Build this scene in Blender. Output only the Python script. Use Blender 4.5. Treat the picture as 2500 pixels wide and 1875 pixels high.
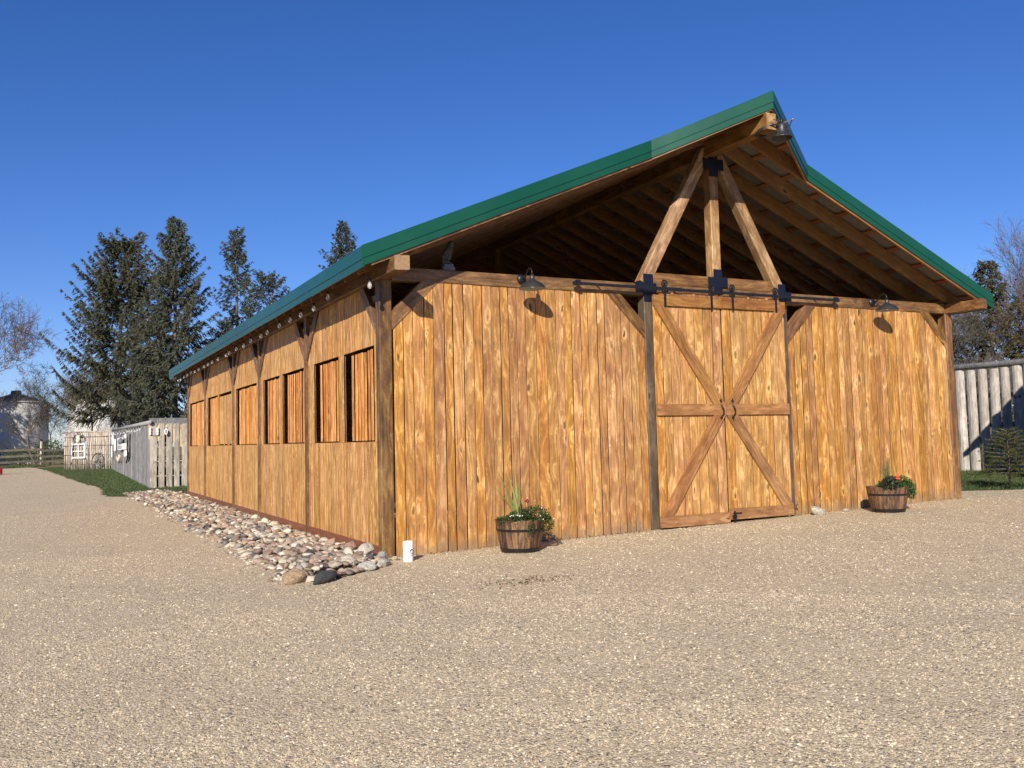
import bpy, bmesh, math, random
import numpy as np
from mathutils import Vector, Matrix
from mathutils.geometry import tessellate_polygon

random.seed(7)
rng = np.random.default_rng(11)
scene = bpy.context.scene
for o in list(bpy.data.objects):
    bpy.data.objects.remove(o)
COL = scene.collection
R = math.radians

# ------------------------------------------------------------------ camera
cam_d = bpy.data.cameras.new('camera')
cam = bpy.data.objects.new('camera', cam_d)
COL.objects.link(cam)
cam_d.sensor_fit = 'HORIZONTAL'
cam_d.sensor_width = 36.0
cam_d.lens = 2206.83 / 2500 * 36
cam_d.shift_x = 34.09 / 2500
cam_d.shift_y = -25.12 / 2500
cam_d.clip_start = 0.05
cam_d.clip_end = 6000
yaw, pitch, roll = 0.46422, 0.072485, -0.023269
f_ = Vector((math.sin(yaw) * math.cos(pitch), math.cos(yaw) * math.cos(pitch), math.sin(pitch)))
r_ = Vector((math.cos(yaw), -math.sin(yaw), 0))
u_ = r_.cross(f_)
r2 = math.cos(roll) * r_ + math.sin(roll) * u_
u2 = -math.sin(roll) * r_ + math.cos(roll) * u_
M = Matrix((r2, u2, -f_)).transposed().to_4x4()
M.translation = Vector((-4.0163, -11.5617, 1.6))
cam.matrix_world = M
scene.camera = cam

# ------------------------------------------------------------------ light
SUN_DIR = Vector((0.565, 0.689, -0.455)).normalized()      # the way the light travels
SUN_EL = math.asin(-SUN_DIR.z)
SUN_ROT = math.atan2(-SUN_DIR.x, -SUN_DIR.y)
sun_d = bpy.data.lights.new('sun', 'SUN')
sun_d.energy = 5.0
sun_d.angle = R(0.5)
sun_d.color = (1.0, 0.93, 0.82)
sun = bpy.data.objects.new('sun', sun_d)
COL.objects.link(sun)
sun.rotation_euler = SUN_DIR.to_track_quat('-Z', 'Y').to_euler()

world = bpy.data.worlds.new('World')
scene.world = world
world.use_nodes = True
wn = world.node_tree.nodes
wl = world.node_tree.links
wn.clear()
sky = wn.new('ShaderNodeTexSky')
sky.sky_type = 'NISHITA'
sky.sun_disc = False
sky.sun_elevation = SUN_EL
sky.sun_rotation = SUN_ROT
sky.altitude = 600
sky.air_density = 1.0
sky.dust_density = 0.06
sky.ozone_density = 3.2
hsv = wn.new('ShaderNodeHueSaturation')
hsv.inputs['Hue'].default_value = 0.50
hsv.inputs['Saturation'].default_value = 1.22
hsv.inputs['Value'].default_value = 1.0
bg = wn.new('ShaderNodeBackground')
bg.inputs['Strength'].default_value = 0.068
wo = wn.new('ShaderNodeOutputWorld')
wl.new(sky.outputs[0], hsv.inputs['Color'])
tintn = wn.new('ShaderNodeMix')
tintn.data_type = 'RGBA'
tintn.blend_type = 'MULTIPLY'
tintn.inputs[0].default_value = 1.0
tintn.inputs[7].default_value = (0.83, 0.87, 1.24, 1)
wl.new(hsv.outputs[0], tintn.inputs[6])
wl.new(tintn.outputs[2], bg.inputs['Color'])
wl.new(bg.outputs[0], wo.inputs['Surface'])

scene.view_settings.view_transform = 'Standard'
scene.view_settings.look = 'None'
scene.view_settings.exposure = 0.52
scene.view_settings.gamma = 1.0
scene.view_settings.use_curve_mapping = False
scene.cycles.max_bounces = 8
scene.cycles.diffuse_bounces = 4
scene.cycles.use_denoising = True
scene.cycles.denoiser = 'OPENIMAGEDENOISE'
scene.cycles.denoising_input_passes = 'RGB_ALBEDO_NORMAL'
scene.cycles.denoising_prefilter = 'FAST'


# ------------------------------------------------------------------ ground height
G0, G1 = 0.0556, 0.0196


def gz(x):
    return G0 + G1 * min(max(x, -30.0), 30.0)


# ------------------------------------------------------------------ node helpers
def nmat(name):
    m = bpy.data.materials.new(name)
    m.use_nodes = True
    nt = m.node_tree
    b = nt.nodes['Principled BSDF']
    return m, nt, b


def nn(nt, t, **kw):
    n = nt.nodes.new(t)
    for k, v in kw.items():
        if k in n.inputs:
            n.inputs[k].default_value = v
        else:
            setattr(n, k, v)
    return n


def lk(nt, a, b):
    nt.links.new(a, b)


def math_n(nt, op, a, b=None, c=None, clamp=False):
    n = nt.nodes.new('ShaderNodeMath')
    n.operation = op
    n.use_clamp = clamp
    for i, v in enumerate((a, b, c)):
        if v is None:
            continue
        if isinstance(v, (int, float)):
            n.inputs[i].default_value = v
        else:
            nt.links.new(v, n.inputs[i])
    return n.outputs[0]


def ramp(nt, fac, stops, interp='LINEAR'):
    n = nt.nodes.new('ShaderNodeValToRGB')
    n.color_ramp.interpolation = interp
    el = n.color_ramp.elements
    while len(el) < len(stops):
        el.new(0.5)
    for e, (p, c) in zip(el, stops):
        e.position = p
        e.color = (c[0], c[1], c[2], 1) if len(c) == 3 else c
    if fac is not None:
        nt.links.new(fac, n.inputs[0])
    return n.outputs[0]


def mixc(nt, fac, a, b, blend='MIX'):
    n = nt.nodes.new('ShaderNodeMix')
    n.data_type = 'RGBA'
    n.blend_type = blend
    for sock, v in ((n.inputs[0], fac), (n.inputs[6], a), (n.inputs[7], b)):
        if isinstance(v, (int, float)):
            sock.default_value = v
        elif isinstance(v, tuple):
            sock.default_value = (v[0], v[1], v[2], 1)
        else:
            nt.links.new(v, sock)
    return n.outputs[2]


def smooth(nt, v, lo, hi, a=0.0, b=1.0):
    n = nt.nodes.new('ShaderNodeMapRange')
    n.interpolation_type = 'SMOOTHSTEP'
    n.inputs[1].default_value = lo
    n.inputs[2].default_value = hi
    n.inputs[3].default_value = a
    n.inputs[4].default_value = b
    nt.links.new(v, n.inputs[0])
    return n.outputs[0]


def simple(name, col, rough=0.6, metal=0.0, var=0.0, nscale=8.0, bump=0.0, coat=0.0):
    m, nt, b = nmat(name)
    b.inputs['Roughness'].default_value = rough
    b.inputs['Metallic'].default_value = metal
    if coat:
        b.inputs['Coat Weight'].default_value = coat
    tc = nn(nt, 'ShaderNodeTexCoord')
    no = nn(nt, 'ShaderNodeTexNoise', Scale=nscale, Detail=5.0)
    lk(nt, tc.outputs['Object'], no.inputs['Vector'])
    v = max(var, 0.06)
    lo = tuple(c * (1 - v) for c in col)
    hi = tuple(min(1, c * (1 + v)) for c in col)
    lk(nt, ramp(nt, no.outputs['Fac'], [(0.3, lo), (0.7, hi)]), b.inputs['Base Color'])
    if bump:
        bp = nn(nt, 'ShaderNodeBump', Strength=bump, Distance=0.01)
        lk(nt, no.outputs['Fac'], bp.inputs['Height'])
        lk(nt, bp.outputs[0], b.inputs['Normal'])
    return m


def wood(name, dark, mid, light, rough=0.62, tint=0.22, knots=1.0, blotch=1.0, streaks=(), grain=1.0, splash=False):
    """Boards whose grain runs along the object's own Z; every object shifts the pattern by its own random number."""
    m, nt, b = nmat(name)
    b.inputs['Roughness'].default_value = rough
    tc = nn(nt, 'ShaderNodeTexCoord')
    oi = nn(nt, 'ShaderNodeObjectInfo')
    rnd = oi.outputs['Random']
    off = nn(nt, 'ShaderNodeCombineXYZ')
    lk(nt, math_n(nt, 'MULTIPLY', rnd, 61.7), off.inputs[0])
    lk(nt, math_n(nt, 'MULTIPLY', rnd, 113.3), off.inputs[1])
    lk(nt, math_n(nt, 'MULTIPLY', rnd, 271.9), off.inputs[2])
    ad = nn(nt, 'ShaderNodeVectorMath', operation='ADD')
    lk(nt, tc.outputs['Object'], ad.inputs[0])
    lk(nt, off.outputs[0], ad.inputs[1])
    P = ad.outputs[0]

    def mapped(s):
        n = nn(nt, 'ShaderNodeVectorMath', operation='MULTIPLY')
        n.inputs[1].default_value = s
        lk(nt, P, n.inputs[0])
        return n.outputs[0]
    # knots: cells much longer than wide, only some carry one
    vo = nn(nt, 'ShaderNodeTexVoronoi', Scale=1.0, Randomness=1.0)
    kw = nn(nt, 'ShaderNodeTexNoise', Scale=1.0, Detail=1.0)
    lk(nt, mapped((22, 22, 9)), kw.inputs['Vector'])
    kadd = nn(nt, 'ShaderNodeVectorMath', operation='MULTIPLY_ADD')
    lk(nt, kw.outputs['Color'], kadd.inputs[0])
    kadd.inputs[1].default_value = (0.30, 0.0, 0.30)
    lk(nt, mapped((7.0, 0.0, 2.9)), kadd.inputs[2])
    lk(nt, kadd.outputs[0], vo.inputs['Vector'])
    sep = nn(nt, 'ShaderNodeSeparateColor')
    lk(nt, vo.outputs['Color'], sep.inputs[0])
    has = math_n(nt, 'GREATER_THAN', sep.outputs[0], 0.42)
    kd = math_n(nt, 'DIVIDE', vo.outputs['Distance'], math_n(nt, 'MULTIPLY_ADD', sep.outputs[1], 1.0, 0.45))
    kcore = math_n(nt, 'MULTIPLY', smooth(nt, kd, 0.07, 0.155, 1, 0), has)
    khalo = math_n(nt, 'MULTIPLY', smooth(nt, kd, 0.10, 0.48, 1, 0), has)
    # grain bent round the knots
    nz = nn(nt, 'ShaderNodeTexNoise', Scale=1.0, Detail=2.0)
    lk(nt, mapped((3.2, 3.2, 0.75)), nz.inputs['Vector'])
    sx = nn(nt, 'ShaderNodeSeparateXYZ')
    lk(nt, P, sx.inputs[0])
    g = math_n(nt, 'ADD', math_n(nt, 'MULTIPLY', sx.outputs[0], 26.0), math_n(nt, 'MULTIPLY', nz.outputs['Fac'], 17.0))
    g = math_n(nt, 'ADD', g, math_n(nt, 'MULTIPLY', khalo, 2.6))
    g = math_n(nt, 'ADD', g, math_n(nt, 'MULTIPLY', sx.outputs[1], 15.0))
    rings = math_n(nt, 'MULTIPLY_ADD', math_n(nt, 'SINE', math_n(nt, 'MULTIPLY', g, 2.8)), 0.5, 0.5)
    rings = math_n(nt, 'POWER', rings, 1.6)
    fi = nn(nt, 'ShaderNodeTexNoise', Scale=1.0, Detail=3.0)
    lk(nt, mapped((75, 75, 2.2)), fi.inputs['Vector'])
    # figure: pale and dark flashes a hand long
    bl = nn(nt, 'ShaderNodeTexNoise', Scale=1.0, Detail=3.0, Roughness=0.55, Distortion=0.6)
    lk(nt, mapped((8.0, 8.0, 2.7)), bl.inputs['Vector'])
    big = nn(nt, 'ShaderNodeTexNoise', Scale=1.0, Detail=2.0)
    lk(nt, mapped((2.5, 2.5, 0.7)), big.inputs['Vector'])
    t = math_n(nt, 'MULTIPLY', math_n(nt, 'SUBTRACT', bl.outputs['Fac'], 0.5), 1.35 * blotch)
    t = math_n(nt, 'ADD', t, math_n(nt, 'MULTIPLY', math_n(nt, 'SUBTRACT', big.outputs['Fac'], 0.5), 0.9 * blotch))
    t = math_n(nt, 'ADD', t, math_n(nt, 'MULTIPLY', rings, 0.20 * grain))
    t = math_n(nt, 'ADD', t, math_n(nt, 'MULTIPLY', fi.outputs['Fac'], 0.30 * grain))
    fl = nn(nt, 'ShaderNodeTexNoise', Scale=1.0, Detail=2.0, Distortion=1.2)
    lk(nt, mapped((30.0, 30.0, 12.0)), fl.inputs['Vector'])
    t = math_n(nt, 'ADD', t, math_n(nt, 'MULTIPLY', smooth(nt, fl.outputs['Fac'], 0.55, 0.75), 0.34 * blotch))
    t = math_n(nt, 'ADD', t, 0.22)
    t = math_n(nt, 'ADD', t, math_n(nt, 'MULTIPLY', khalo, 0.24 * knots))
    col = ramp(nt, t, [(0.10, dark), (0.50, mid), (0.92, light)])
    kn = math_n(nt, 'MULTIPLY', kcore, math_n(nt, 'MULTIPLY_ADD', sep.outputs[2], 0.45, 0.55 * knots), clamp=True)
    col = mixc(nt, kn, col, tuple(c * 0.36 for c in dark))
    for zrow, half in streaks:
        geo = nn(nt, 'ShaderNodeNewGeometry')
        sp = nn(nt, 'ShaderNodeSeparateXYZ')
        lk(nt, geo.outputs['Position'], sp.inputs[0])
        so = nn(nt, 'ShaderNodeSeparateXYZ')
        lk(nt, tc.outputs['Object'], so.inputs[0])
        ax = math_n(nt, 'ABSOLUTE', so.outputs[0])
        wob = math_n(nt, 'MULTIPLY', math_n(nt, 'SUBTRACT', nz.outputs['Fac'], 0.5), 0.016)
        d = math_n(nt, 'ABSOLUTE', math_n(nt, 'ADD', math_n(nt, 'SUBTRACT', ax, half), wob))
        line = smooth(nt, d, 0.0018, 0.0058, 1, 0)
        rj = math_n(nt, 'FRACT', math_n(nt, 'MULTIPLY', rnd, 37.3 + 11 * zrow))
        length = math_n(nt, 'MULTIPLY_ADD', math_n(nt, 'FRACT', math_n(nt, 'MULTIPLY', rj, 9.7)), 0.34, 0.03)
        dz = math_n(nt, 'SUBTRACT', math_n(nt, 'MULTIPLY_ADD', rj, 0.07, zrow - 0.035), sp.outputs[2])
        m1 = smooth(nt, dz, 0.0, 0.02, 0, 1)
        rel = math_n(nt, 'DIVIDE', dz, length)
        m2 = smooth(nt, rel, 0.3, 1.0, 1, 0)
        f = math_n(nt, 'MULTIPLY', math_n(nt, 'MULTIPLY', line, m1), m2)
        col = mixc(nt, math_n(nt, 'MULTIPLY', f, 0.8), col, (0.035, 0.018, 0.008))
    if splash:
        # dust and mud thrown up along the foot of the boards
        geo = nn(nt, 'ShaderNodeNewGeometry')
        sp = nn(nt, 'ShaderNodeSeparateXYZ')
        lk(nt, geo.outputs['Position'], sp.inputs[0])
        hgt = math_n(nt, 'SUBTRACT', sp.outputs[2], math_n(nt, 'MULTIPLY_ADD', sp.outputs[0], G1, G0))
        mn = nn(nt, 'ShaderNodeTexNoise', Scale=9.0, Detail=6.0, Roughness=0.7)
        lk(nt, geo.outputs['Position'], mn.inputs['Vector'])
        up = math_n(nt, 'SUBTRACT', hgt, math_n(nt, 'MULTIPLY', math_n(nt, 'SUBTRACT', mn.outputs['Fac'], 0.35), 0.55))
        mud = smooth(nt, up, -0.05, 0.14, 0.6, 0)
        col = mixc(nt, mud, col, (0.20, 0.135, 0.080))
    hs = nn(nt, 'ShaderNodeHueSaturation')
    lk(nt, col, hs.inputs['Color'])
    lk(nt, math_n(nt, 'MULTIPLY_ADD', rnd, 2 * tint, 1 - tint), hs.inputs['Value'])
    r2_ = math_n(nt, 'FRACT', math_n(nt, 'MULTIPLY', rnd, 7.13))
    lk(nt, math_n(nt, 'MULTIPLY_ADD', r2_, 0.011, 0.4965), hs.inputs['Hue'])
    r3_ = math_n(nt, 'FRACT', math_n(nt, 'MULTIPLY', rnd, 17.71))
    lk(nt, math_n(nt, 'MULTIPLY_ADD', r3_, 0.12, 0.95), hs.inputs['Saturation'])
    lk(nt, hs.outputs[0], b.inputs['Base Color'])
    bp = nn(nt, 'ShaderNodeBump', Strength=0.25, Distance=0.004)
    lk(nt, math_n(nt, 'ADD', math_n(nt, 'MULTIPLY', rings, 0.4), fi.outputs['Fac']), bp.inputs['Height'])
    lk(nt, bp.outputs[0], b.inputs['Normal'])
    return m


ROWS = ((0.46, 0.040), (1.62, 0.040), (3.0, 0.040))
M_PLANK = wood('stained_plank', (0.185, 0.076, 0.020), (0.385, 0.178, 0.051), (0.70, 0.425, 0.165), tint=0.17, blotch=0.62, knots=1.0, streaks=ROWS, splash=True)
M_SIDE = wood('stained_side_plank', (0.195, 0.082, 0.021), (0.375, 0.175, 0.050), (0.63, 0.36, 0.132), tint=0.13, knots=0.5, blotch=0.6, grain=1.5, streaks=((3.30, 0.03),))
M_DOORW = wood('stained_door_board', (0.195, 0.083, 0.022), (0.40, 0.190, 0.056), (0.71, 0.435, 0.17), tint=0.11, knots=1.1, blotch=0.68)
M_TRIM = wood('stained_trim', (0.135, 0.053, 0.016), (0.26, 0.112, 0.036), (0.43, 0.22, 0.085), tint=0.10, knots=0.9, blotch=0.7)
M_SLAT = wood('red_cedar_slat', (0.26, 0.088, 0.020), (0.52, 0.205, 0.050), (0.72, 0.37, 0.12), tint=0.18, blotch=0.8)
M_POST = wood('dark_stained_timber', (0.060, 0.026, 0.009), (0.150, 0.072, 0.025), (0.29, 0.160, 0.064), tint=0.10, rough=0.5)
M_BEAM = wood('brown_stained_beam', (0.075, 0.032, 0.011), (0.165, 0.076, 0.026), (0.30, 0.155, 0.060), tint=0.12, rough=0.5)
M_STRUT = wood('brown_stained_strut', (0.13, 0.066, 0.027), (0.26, 0.145, 0.064), (0.44, 0.285, 0.145), tint=0.08, rough=0.55)
M_GREYPOST = wood('grey_brown_timber', (0.045, 0.030, 0.018), (0.085, 0.058, 0.036), (0.14, 0.10, 0.066), tint=0.08)
M_RAFT = wood('rafter_lumber', (0.12, 0.055, 0.019), (0.215, 0.102, 0.036), (0.31, 0.162, 0.066), tint=0.12, blotch=0.5)
M_PURL = wood('red_purlin', (0.15, 0.050, 0.015), (0.25, 0.090, 0.028), (0.34, 0.14, 0.047), tint=0.12, blotch=0.4)
M_SKIRT = wood('red_brown_skirting', (0.12, 0.042, 0.020), (0.19, 0.070, 0.034), (0.26, 0.105, 0.052), tint=0.05, blotch=0.4)
M_ENDG = simple('sawn_end_grain', (0.23, 0.135, 0.068), 0.8, var=0.25, nscale=30)
M_GREY = wood('weathered_grey_board', (0.085, 0.080, 0.080), (0.175, 0.168, 0.165), (0.31, 0.295, 0.28), tint=0.25, blotch=0.6, grain=1.6)
M_PALE = wood('weathered_pale_board', (0.20, 0.17, 0.135), (0.39, 0.335, 0.275), (0.57, 0.50, 0.42), tint=0.14, blotch=0.7)
M_POLE = wood('peeled_pole', (0.22, 0.165, 0.12), (0.45, 0.365, 0.285), (0.64, 0.54, 0.44), tint=0.30, blotch=0.7)
M_YELL = wood('new_yellow_lath', (0.50, 0.34, 0.13), (0.66, 0.48, 0.22), (0.76, 0.60, 0.32), tint=0.06, blotch=0.3)
M_LOG = wood('pale_half_log', (0.21, 0.18, 0.15), (0.38, 0.34, 0.30), (0.54, 0.49, 0.44), tint=0.14, blotch=0.8)
M_RAIL = wood('old_dark_rail', (0.045, 0.035, 0.026), (0.09, 0.070, 0.052), (0.15, 0.12, 0.09), tint=0.15)
M_BARREL = wood('oak_stave', (0.022, 0.011, 0.006), (0.072, 0.034, 0.016), (0.18, 0.095, 0.046), tint=0.34, knots=0.3, grain=1.6)
M_LIMB = wood('dark_bark', (0.022, 0.018, 0.014), (0.045, 0.037, 0.029), (0.075, 0.062, 0.05), tint=0.15)
M_BARK = wood('bark', (0.045, 0.036, 0.028), (0.095, 0.078, 0.062), (0.16, 0.135, 0.11), tint=0.15)


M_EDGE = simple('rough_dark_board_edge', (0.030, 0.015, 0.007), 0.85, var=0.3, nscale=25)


def painted_metal():
    m, nt, b = nmat('green_painted_metal')
    tc = nn(nt, 'ShaderNodeTexCoord')
    no = nn(nt, 'ShaderNodeTexNoise', Scale=1.2, Detail=6.0)
    lk(nt, tc.outputs['Object'], no.inputs['Vector'])
    lk(nt, ramp(nt, no.outputs['Fac'], [(0.3, (0.006, 0.056, 0.034)), (0.7, (0.010, 0.072, 0.043))]), b.inputs['Base Color'])
    lk(nt, math_n(nt, 'MULTIPLY_ADD', no.outputs['Fac'], 0.08, 0.20), b.inputs['Roughness'])
    b.inputs['Specular IOR Level'].default_value = 0.3
    return m


M_GREEN = painted_metal()
M_SHEET = simple('grey_sheet_underside', (0.19, 0.172, 0.148), 0.45, var=0.1)
M_BLACK = simple('black_iron', (0.014, 0.014, 0.016), 0.42, 0.3, var=0.3, nscale=20)
M_PLATE = simple('blue_black_steel_plate', (0.006, 0.008, 0.020), 0.45, 0.2, var=0.15)
M_LAMP = simple('dark_grey_enamel', (0.050, 0.050, 0.054), 0.33, 0.45, var=0.15)
M_LAMPIN = simple('lamp_inside', (0.32, 0.31, 0.30), 0.5)
M_BELL = simple('cast_iron', (0.055, 0.052, 0.056), 0.42, 0.6, var=0.35, nscale=40, bump=0.2)
M_STEEL = simple('bright_steel', (0.6, 0.6, 0.58), 0.25, 0.9)
M_WHITE = simple('white_paint', (0.82, 0.80, 0.76), 0.5, var=0.05)
M_WHITE2 = simple('white_wax', (0.86, 0.85, 0.82), 0.42, var=0.04, nscale=12)
M_DARKINK = simple('dark_ink', (0.06, 0.05, 0.06), 0.6)
M_SILO = simple('white_bin_sheet', (0.47, 0.455, 0.43), 0.55, var=0.1, nscale=2)
M_SILOROOF = simple('dark_bin_roof', (0.075, 0.062, 0.05), 0.7, var=0.3)
M_RED = simple('red_paint', (0.42, 0.012, 0.014), 0.35, var=0.2)
M_WIRE = simple('black_wire', (0.02, 0.02, 0.02), 0.6)
M_SOIL = simple('soil', (0.05, 0.035, 0.022), 0.95, var=0.4, nscale=40)
M_DARKROOF = simple('dark_shelter_roof', (0.03, 0.028, 0.027), 0.7, var=0.2)
M_BONE = simple('bleached_bone', (0.62, 0.57, 0.47), 0.7, var=0.15, nscale=15)
M_STATUE = simple('painted_bird_statue', (0.07, 0.06, 0.047), 0.6, var=0.6, nscale=28)
M_GREYSTONE = simple('grey_plinth', (0.16, 0.165, 0.18), 0.8, var=0.3, nscale=30)
M_SLATE = simple('printed_grey', (0.10, 0.105, 0.12), 0.6, var=0.1)


def bulb_mat():
    m, nt, b = nmat('bulb_glass')
    b.inputs['Base Color'].default_value = (0.95, 0.93, 0.9, 1)
    b.inputs['Roughness'].default_value = 0.03
    b.inputs['Transmission Weight'].default_value = 0.75
    b.inputs['IOR'].default_value = 1.45
    return m


M_BULB = bulb_mat()


def attr_mat(name, rough=0.8, trans=0.0, gain=1.0):
    m, nt, b = nmat(name)
    a = nn(nt, 'ShaderNodeAttribute', attribute_name='tone')
    lk(nt, a.outputs['Color'], b.inputs['Base Color'])
    b.inputs['Roughness'].default_value = rough
    b.inputs['Specular IOR Level'].default_value = 0.25
    if trans:
        out = nt.nodes['Material Output']
        tr = nn(nt, 'ShaderNodeBsdfTranslucent')
        lk(nt, a.outputs['Color'], tr.inputs['Color'])
        mx = nn(nt, 'ShaderNodeMixShader')
        mx.inputs[0].default_value = trans
        lk(nt, b.outputs[0], mx.inputs[1])
        lk(nt, tr.outputs[0], mx.inputs[2])
        lk(nt, mx.outputs[0], out.inputs['Surface'])
    return m


M_NEEDLE = attr_mat('needles', 0.8, 0.5)
M_LEAF = attr_mat('leaves', 0.6, 0.25)
M_TWIG = attr_mat('twigs', 0.85)
M_GRASS = attr_mat('grass_blades', 0.7, 0.25)
M_PEB = attr_mat('pebbles', 0.85)


def stone_mat():
    m, nt, b = nmat('fieldstone')
    oi = nn(nt, 'ShaderNodeObjectInfo')
    tc = nn(nt, 'ShaderNodeTexCoord')
    a = nn(nt, 'ShaderNodeAttribute', attribute_name='tone')
    no = nn(nt, 'ShaderNodeTexNoise', Scale=9.0, Detail=7.0, Roughness=0.65)
    lk(nt, tc.outputs['Object'], no.inputs['Vector'])
    no2 = nn(nt, 'ShaderNodeTexNoise', Scale=60.0, Detail=3.0)
    lk(nt, tc.outputs['Object'], no2.inputs['Vector'])
    col = ramp(nt, oi.outputs['Random'], [
        (0.0, (0.493, 0.426, 0.323)), (0.13, (0.273, 0.196, 0.136)), (0.25, (0.308, 0.261, 0.215)), (0.37, (0.220, 0.144, 0.103)),
        (0.47, (0.343, 0.235, 0.163)), (0.58, (0.528, 0.465, 0.365)), (0.69, (0.185, 0.158, 0.136)), (0.77, (0.378, 0.278, 0.206)),
        (0.90, (0.066, 0.065, 0.069)), (0.94, (0.422, 0.348, 0.258))], 'CONSTANT')
    var = math_n(nt, 'ADD', math_n(nt, 'MULTIPLY', no.outputs['Fac'], 0.75), math_n(nt, 'MULTIPLY', no2.outputs['Fac'], 0.35))
    hs = nn(nt, 'ShaderNodeHueSaturation')
    lk(nt, col, hs.inputs['Color'])
    lk(nt, math_n(nt, 'ADD', var, 0.32), hs.inputs['Value'])
    hs.inputs['Saturation'].default_value = 1.0
    lk(nt, hs.outputs[0], b.inputs['Base Color'])
    b.inputs['Roughness'].default_value = 0.75
    bp = nn(nt, 'ShaderNodeBump', Strength=0.35, Distance=0.02)
    lk(nt, no.outputs['Fac'], bp.inputs['Height'])
    lk(nt, bp.outputs[0], b.inputs['Normal'])
    return m


M_STONE = stone_mat()


def stone_of(name, col):
    m = simple(name, col, 0.8, var=0.45, nscale=3.2, bump=1.0)
    m.node_tree.nodes['Bump'].inputs['Distance'].default_value = 0.06
    m.node_tree.nodes['Noise Texture'].inputs['Detail'].default_value = 10
    m.node_tree.nodes['Noise Texture'].inputs['Roughness'].default_value = 0.7
    return m


def gravel_mat():
    m, nt, b = nmat('gravel')
    tc = nn(nt, 'ShaderNodeTexCoord')
    P = tc.outputs['Object']
    v1 = nn(nt, 'ShaderNodeTexVoronoi', Scale=62.0)
    lk(nt, P, v1.inputs['Vector'])
    v2 = nn(nt, 'ShaderNodeTexVoronoi', Scale=130.0)
    lk(nt, P, v2.inputs['Vector'])
    v3 = nn(nt, 'ShaderNodeTexVoronoi', Scale=22.0)
    lk(nt, P, v3.inputs['Vector'])
    s1 = nn(nt, 'ShaderNodeSeparateColor')
    lk(nt, v1.outputs['Color'], s1.inputs[0])
    s2 = nn(nt, 'ShaderNodeSeparateColor')
    lk(nt, v2.outputs['Color'], s2.inputs[0])
    s3 = nn(nt, 'ShaderNodeSeparateColor')
    lk(nt, v3.outputs['Color'], s3.inputs[0])
    patch = nn(nt, 'ShaderNodeTexNoise', Scale=0.55, Detail=5.0, Roughness=0.6)
    lk(nt, P, patch.inputs['Vector'])
    fine = nn(nt, 'ShaderNodeTexNoise', Scale=5.0, Detail=6.0, Roughness=0.7)
    lk(nt, P, fine.inputs['Vector'])
    base = ramp(nt, s1.outputs[0], [(0.0, (0.231, 0.174, 0.107)), (0.3, (0.458, 0.361, 0.234)), (0.62, (0.581, 0.465, 0.310)),
                                    (0.86, (0.721, 0.596, 0.414)), (1.0, (0.872, 0.769, 0.574))])
    small = ramp(nt, s2.outputs[1], [(0.0, (0.291, 0.221, 0.141)), (0.5, (0.528, 0.422, 0.277)), (1.0, (0.689, 0.566, 0.391))])
    sandy = ramp(nt, fine.outputs['Fac'], [(0.3, (0.452, 0.355, 0.228)), (0.7, (0.560, 0.449, 0.298))])
    gmask = smooth(nt, math_n(nt, 'ADD', patch.outputs['Fac'], math_n(nt, 'MULTIPLY', s3.outputs[0], 0.2)), 0.42, 0.72)
    c = mixc(nt, math_n(nt, 'MULTIPLY', s2.outputs[2], 0.9), base, small)
    c = mixc(nt, math_n(nt, 'MULTIPLY', gmask, 0.45), c, sandy)
    tone = ramp(nt, patch.outputs['Fac'], [(0.3, (0.92, 0.915, 0.91)), (0.7, (1.05, 1.05, 1.04))])
    c = mixc(nt, 1.0, c, tone, 'MULTIPLY')
    # a few dark chips
    dk = math_n(nt, 'GREATER_THAN', s1.outputs[2], 0.945)
    c = mixc(nt, math_n(nt, 'MULTIPLY', dk, 0.75), c, (0.075, 0.062, 0.058))
    lk(nt, c, b.inputs['Base Color'])
    b.inputs['Roughness'].default_value = 0.9
    b.inputs['Specular IOR Level'].default_value = 0.2
    h = math_n(nt, 'ADD', math_n(nt, 'MULTIPLY', v1.outputs['Distance'], -1.0), math_n(nt, 'MULTIPLY', v2.outputs['Distance'], -0.45))
    h = math_n(nt, 'ADD', h, math_n(nt, 'MULTIPLY', fine.outputs['Fac'], 0.9))
    h = math_n(nt, 'ADD', h, math_n(nt, 'MULTIPLY', s1.outputs[1], 0.5))
    bp = nn(nt, 'ShaderNodeBump', Strength=0.72, Distance=0.011)
    lk(nt, h, bp.inputs['Height'])
    lk(nt, bp.outputs[0], b.inputs['Normal'])
    return m


M_GRAVEL = gravel_mat()


def earth_mat(name, stops, scale=3.0):
    m, nt, b = nmat(name)
    tc = nn(nt, 'ShaderNodeTexCoord')
    n1 = nn(nt, 'ShaderNodeTexNoise', Scale=scale, Detail=8.0, Roughness=0.7)
    lk(nt, tc.outputs['Object'], n1.inputs['Vector'])
    n2 = nn(nt, 'ShaderNodeTexNoise', Scale=scale * 14, Detail=5.0)
    lk(nt, tc.outputs['Object'], n2.inputs['Vector'])
    t = math_n(nt, 'ADD', math_n(nt, 'MULTIPLY', n1.outputs['Fac'], 0.6), math_n(nt, 'MULTIPLY', n2.outputs['Fac'], 0.4))
    lk(nt, ramp(nt, t, stops), b.inputs['Base Color'])
    b.inputs['Roughness'].default_value = 0.95
    b.inputs['Specular IOR Level'].default_value = 0.1
    bp = nn(nt, 'ShaderNodeBump', Strength=0.8, Distance=0.04)
    lk(nt, n2.outputs['Fac'], bp.inputs['Height'])
    lk(nt, bp.outputs[0], b.inputs['Normal'])
    return m


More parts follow.
